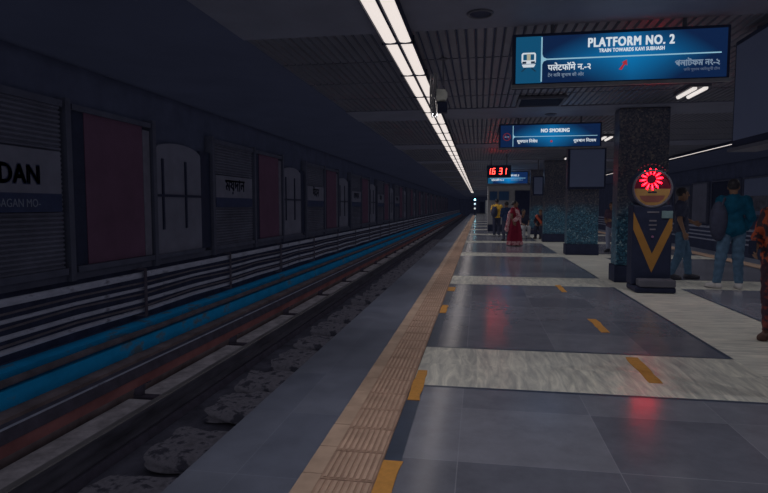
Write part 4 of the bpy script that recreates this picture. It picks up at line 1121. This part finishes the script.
    if trousers:
        def fn(P):
            d = union([cap(P, j['pelvis'] + np.array([-.055, .005, -.02]) * a, j['pelvis'] + np.array([.055, .005, -.02]) * a, .112 * a * fat, .112 * a * fat)] +
                      [union([cap(P, j['hip' + s], j['knee' + s], .100 * a * fat, .078 * a), cap(P, j['knee' + s], j['ank' + s], .077 * a, .060 * a)], .03 * a) for s in 'LR'], .02 * a)
            d = d + .004 * np.sin(P[:, 2] * 52 / a + 4 * np.sin(P[:, 0] * 23) + P[:, 1] * 21)
            d = smax(d, P[:, 2] - (j['pelvis'][2] + .09 * a), .01)
            return smax(d, trouser_hem * a * .9 - P[:, 2], .008)
        SM().add(nets(fn, lo, hi, vox)).build('trousers', trousers, r)
    if shoe:
        for s in 'LR':
            l2, h2 = bbox([j['ank' + s], j['foot' + s]], .11 * a); l2[2] = min(l2[2], -.02)
            def fn(P, s=s):
                d = foot(P, s, .012 * a)
                fz = j['foot' + s][2] - .03 * a
                d = smax(d, (fz + .002) - P[:, 2], .006)
                return smax(d, P[:, 2] - (j['ank' + s][2] + .03 * a), .01)
            SM().add(nets(fn, l2, h2, min(vox, .012))).build('shoe', shoe, r)
    return r, j, S

def cloth(name, col, **kw): return mat(name, col, kw.pop('rough', .9), spec=.15, **kw)
DENIM = cloth('blue_denim', (0.065, 0.115, 0.19), var=.22, scale=12)
DENIM2 = cloth('dark_denim', (0.055, 0.10, 0.17), var=.22, scale=12)
BLACKC = cloth('black_cloth', (0.042, 0.046, 0.08), var=.2, scale=14)
NAVYC = cloth('navy_cloth', (0.025, 0.042, 0.10), var=.25, scale=14)

# man in the blue jacket, seen from behind, looking away down the platform
J1 = dict(hipL=(.088, 0, .90), hipR=(-.088, 0, .90), kneeL=(.14, .0, .49), kneeR=(-.10, -.02, .49), ankL=(.19, .02, .085), ankR=(-.12, .0, .085), footL=(.29, -.08, .03), footR=(-.135, -.14, .03),
          elL=(.235, .06, 1.12), elR=(-.235, .05, 1.12), wrL=(.235, -.02, .90), wrR=(-.20, -.10, .93))
r, j, S = person('person in a teal blue jacket and jeans with white shoes, standing back to camera', (4.21, 10.35, 0), math.radians(172), 1.84, J1, turn=-18,
                 shirt=cloth('teal_jacket', (0.006, 0.060, 0.115), var=.3, scale=9), sleeve=1.0, trousers=DENIM, shoe=cloth('white_shoe', (0.42, 0.40, 0.42), var=.1), vox=.013, hem=.70, shirt_name='jacket', fat=1.03)
g = SM(); o_ = np.array([.205, .05, 1.06]) * S
g.add(nets(lambda P: smax(ell(P, o_, (.135, .15, .34)), .05 - P[:, 0], .02), o_ - .40, o_ + .40, .013)).add(nets(lambda P: np.minimum(cap(P, j['shL'] + np.array([-.04, .075, .03]), o_ + np.array([0, .10, .2]), .02, .02), cap(P, j['shL'] + np.array([-.04, -.06, .03]), o_ + np.array([0, -.10, .2]), .02, .02)), o_ - .4, o_ + .45, .012))
rb = empty('shoulder_bag', (4.21, 10.35, 0), 'black shoulder bag on the blue jacket man', 'bag', None, math.radians(172)); g.build('bag_body', BLACKC, rb)

# man in dark shirt and jeans behind the weighing machine
J2 = dict(kneeL=(.09, -.12, .50), ankL=(.10, -.16, .085), footL=(.115, -.31, .03), kneeR=(-.10, .02, .49), ankR=(-.10, .16, .10), footR=(-.11, .02, .03), elL=(.22, -.06, 1.13), wrL=(.16, -.22, 1.06))
person('person in a black shirt and blue jeans half hidden behind the weighing machine', (3.80, 11.55, 0), math.radians(78), 1.74, J2, turn=10,
       shirt=BLACKC, sleeve=.4, trousers=DENIM2, shoe=mat('black_shoe', (.03, .03, .045), .5), vox=.014)

# woman in patterned orange dress at the right edge
def patterned(name, c0, c1, sc=14, t=.52):
    m, nt, b = nodes(name); tc = N(nt, 'ShaderNodeTexCoord'); vo = N(nt, 'ShaderNodeTexNoise'); vo.inputs['Scale'].default_value = sc; vo.inputs['Detail'].default_value = 3
    nt.links.new(tc.outputs['Object'], vo.inputs['Vector']); r_ = ramp(nt, [(t - .03, c0), (t + .03, c1)]); nt.links.new(vo.outputs['Fac'], r_.inputs['Fac']); nt.links.new(r_.outputs['Color'], b.inputs['Base Color']); b.inputs['Roughness'].default_value = .85
    MATS[name] = m; return m
J3 = dict(elL=(.20, -.06, 1.11), wrL=(.12, -.27, 1.02), elR=(-.235, .02, 1.12), wrR=(-.21, -.20, 1.0))
r, j, S = person('person in an orange and black patterned dress holding a phone, cut by the right edge', (3.09, 6.40, 0), math.radians(-38), 1.62, J3, turn=5,
       shirt=patterned('orange_pattern', (0.035, 0.022, 0.035), (0.34, 0.062, 0.028), 13), sleeve=.85, trousers=patterned('red_stripe', (0.035, 0.015, 0.03), (0.15, 0.03, 0.03), 16, .56), shoe=mat('brown_sandal', (.07, .035, .03), .6), vox=.012, hair='braid', hem=.46, female=True, fat=1.12, shirt_name='dress')
ph = MB(); a_ = math.radians(-38); q_ = (-.205 * S, -.315 * S)
px_, py_ = 3.09 + q_[0] * math.cos(a_) - q_[1] * math.sin(a_), 6.40 + q_[0] * math.sin(a_) + q_[1] * math.cos(a_)
ph.prism([(-.036, 0), (.036, 0), (.036, .14), (-.036, .14)], (px_, py_, .91), (math.cos(a_), math.sin(a_), 0), (0, 0, 1), .011); tag(ph.build('phone', M['black'], bevel=.006), 'small black phone held by the woman in orange', 'phone')

# woman in the maroon sari
def sari_skirt(J_, S, z_top, rx_top, ry_top, rx_bot, ry_bot, n=72, rings=26):
    vs, fs, mi = [], [], []
    for i in range(rings + 1):
        t = i / rings; z = z_top * (1 - t) + .03 * t
        e = t ** .8; rx = rx_top + (rx_bot - rx_top) * e; ry = ry_top + (ry_bot - ry_top) * e
        for k in range(n):
            a = 2 * PI * k / n; pl = 1 + (.05 * t) * math.sin(11 * a + 1.5 * math.sin(3 * a)) + .035 * t * math.sin(23 * a)
            vs.append((rx * math.cos(a) * pl, ry * math.sin(a) * pl, z))
    for i in range(rings):
        for k in range(n):
            fs.append((i * n + k, (i + 1) * n + k, (i + 1) * n + (k + 1) % n, i * n + (k + 1) % n)); mi.append(1 if i >= rings - 4 else 0)
    fs.append(tuple(range(n))); mi.append(0); fs.append(tuple(range(rings * n, rings * n + n))[::-1]); mi.append(1)
    return vs, fs, mi
MAROON = cloth('maroon_silk', (0.17, 0.014, 0.036), var=.2, scale=9)
PINKP = patterned('pink_border', (0.24, 0.045, 0.08), (0.46, 0.25, 0.28), 16, .47)
J4 = dict(elL=(.20, -.05, 1.12), wrL=(.10, -.24, 1.12), elR=(-.21, .03, 1.12), wrR=(-.22, -.05, .90))
r, j, S = person('person in a maroon sari with pale pink border, hand raised to chest', (1.25, 20.35, 0), math.radians(62), 1.58, J4, turn=8,
                 shirt=cloth('maroon_blouse', (0.22, 0.02, 0.04), var=.15), sleeve=.3, trousers=None, shoe=mat('sandal', (.05, .03, .03), .6), vox=.018, hair='bun', female=True, fat=1.22, hem=1.06, shirt_name='blouse')
vs, fs, mi = sari_skirt(j, S, 1.06 * S, .175, .15, .30, .27)
k_ = SM(); k_.V.append(np.array(vs)); me = bpy.data.meshes.new('sari_skirt'); me.from_pydata(vs, [], fs); me.materials.append(MAROON); me.materials.append(PINKP); me.polygons.foreach_set('material_index', mi); me.polygons.foreach_set('use_smooth', [True] * len(fs))
o = bpy.data.objects.new('sari_skirt', me); COL.objects.link(o); o.parent = r
def pallu(P):
    A = lambda x, y, z: np.array([x, y, z]) * S
    d = union([cap(P, A(.10, -.12, .86), A(-.02, -.17, 1.10), .08, .075), cap(P, A(-.02, -.17, 1.10), A(-.12, -.13, 1.30), .075, .06), cap(P, A(-.12, -.13, 1.30), A(-.135, .02, 1.41), .06, .05),
               cap(P, A(-.135, .02, 1.41), A(-.14, .13, 1.25), .05, .06), cap(P, A(-.14, .14, 1.25), A(-.16, .24, .62), .06, .085), cap(P, A(-.20, -.10, .98), A(-.02, -.17, 1.12), .07, .06)], .04)
    return d + .006 * np.sin(P[:, 0] * 60 + P[:, 2] * 25)
SM().add(nets(pallu, (-.42, -.42, .4), (.35, .42, 1.6), .018)).build('sari_drape', patterned('pink_drape', (0.30, 0.07, 0.11), (0.55, 0.33, 0.36), 16, .44), r)

# man in yellow with a black backpack, back to the camera
J5 = dict(wrL=(.16, -.22, 1.08), elL=(.24, -.02, 1.12), wrR=(-.16, -.22, 1.06), elR=(-.24, -.02, 1.12))
r, j, S = person('person in a mustard yellow shirt and dark trousers, wearing a backpack, back to camera', (.80, 26.2, 0), math.radians(185), 1.71, J5, turn=-12,
       shirt=cloth('mustard_shirt', (0.62, 0.36, 0.06), var=.15, scale=9), sleeve=.35, trousers=BLACKC, shoe=mat('grey_shoe', (.16, .16, .18), .6), vox=.02, fat=1.05)
g = SM(); o_ = np.array([.13, .19, 1.12]) * S
g.add(nets(lambda P: smax(ell(P, o_, (.15, .10, .25)), .12 - P[:, 1], .02), o_ - .32, o_ + .32, .018))
for sx_ in (.05, .2): g.add(nets(lambda P: np.minimum(cap(P, np.array([sx_, .13, 1.34]) * S, np.array([sx_ * .9, .02, 1.47]) * S, .022, .022), cap(P, np.array([sx_ * .9, .02, 1.47]) * S, np.array([sx_, -.14, 1.2]) * S, .022, .022)), (-.3, -.4, 1.0), (.5, .4, 1.7), .014))
rb = empty('backpack', (.80, 26.2, 0), 'black backpack worn by the man in yellow', 'bag', None, math.radians(185)); g.build('bag_body', BLACKC, rb)

person('person in dark navy clothes standing between the man in yellow and the sari', (1.08, 23.2, 0), math.radians(200), 1.56, dict(wrL=(.12, -.24, 1.1), elL=(.22, -.02, 1.1)), turn=20,
       shirt=NAVYC, sleeve=.9, trousers=BLACKC, shoe=mat('black_shoe2', (.03, .03, .045), .5), vox=.02, hem=.72)
person('person in a dark top and grey trousers in the gap between the two nearest pillars', (3.98, 18.1, 0), math.radians(-35), 1.52, dict(wrL=(.10, -.24, 1.08), elL=(.2, -.02, 1.1), wrR=(-.10, -.24, 1.05), elR=(-.2, -.02, 1.1)), turn=-20,
       shirt=cloth('plum_top', (0.075, 0.05, 0.08), var=.3), sleeve=.4, trousers=cloth('grey_trousers', (0.19, 0.21, 0.30), var=.15), shoe=mat('black_shoe3', (.03, .03, .045), .5), vox=.018, female=True, hair='bun', hem=.78)

# the seated pair and their bench
SEAT = dict(pelvis=(0, .05, .52), waist=(0, .06, .66), chest=(0, .05, .87), neck=(0, .05, 1.03), head=(0, .02, 1.175), hipL=(.088, .03, .50), hipR=(-.088, .03, .50), kneeL=(.11, -.38, .50), kneeR=(-.11, -.38, .50),
            ankL=(.11, -.36, .085), ankR=(-.11, -.36, .085), footL=(.12, -.51, .03), footR=(-.12, -.51, .03), shL=(.175, .05, .975), shR=(-.175, .05, .975), elL=(.22, -.06, .74), elR=(-.22, -.06, .74), wrL=(.12, -.27, .62), wrR=(-.12, -.27, .62))
bx, by = 2.28, 25.2
rb = empty('platform_bench', (bx, by, 0), 'low dark bench under the seated pair by the third pillar', 'bench')
a = MB(); a.box(bx - .7, bx + .7, by - .2, by + .22, .34, .385); a.build('seat', M['darkgrey'], rb, bevel=.01)
for sx_ in (-.62, .62):
    for sy_ in (-.15, .17):
        a = MB(); a.cyl((bx + sx_, by + sy_, 0), (bx + sx_, by + sy_, .34), .025, seg=10); a.build('leg', M['darkgrey'], rb)
person('seated person in black with pale grey trousers, nearer the sari', (bx - .36, by, 0), math.radians(15), 1.66, SEAT, turn=15, shirt=BLACKC, sleeve=.4, trousers=cloth('pale_trousers', (0.34, 0.34, 0.38), var=.15), shoe=mat('shoe4', (.25, .25, .26), .6), vox=.02, hem=.44)
r, j, S = person('seated person in dark clothes with a coral red scarf', (bx + .34, by, 0), math.radians(-20), 1.66, SEAT, turn=25, shirt=cloth('dark_plum', (0.06, 0.035, 0.055), var=.2), sleeve=.8, trousers=BLACKC, shoe=mat('shoe5', (.05, .04, .05), .6), vox=.02, female=True, hair='bun', hem=.40)
SM().add(nets(lambda P: union([cap(P, np.array([-.15, -.08, .98]) * S, np.array([.08, -.14, .70]) * S, .05, .055), cap(P, np.array([-.15, .02, 1.0]) * S, np.array([-.15, -.08, .98]) * S, .06, .05), cap(P, np.array([.08, -.15, .70]) * S, np.array([.14, -.18, .50]) * S, .05, .06)], .03), (-.4, -.4, .3), (.4, .3, 1.2), .018)).build('scarf', cloth('coral_scarf', (0.42, 0.09, 0.06), var=.2), r)
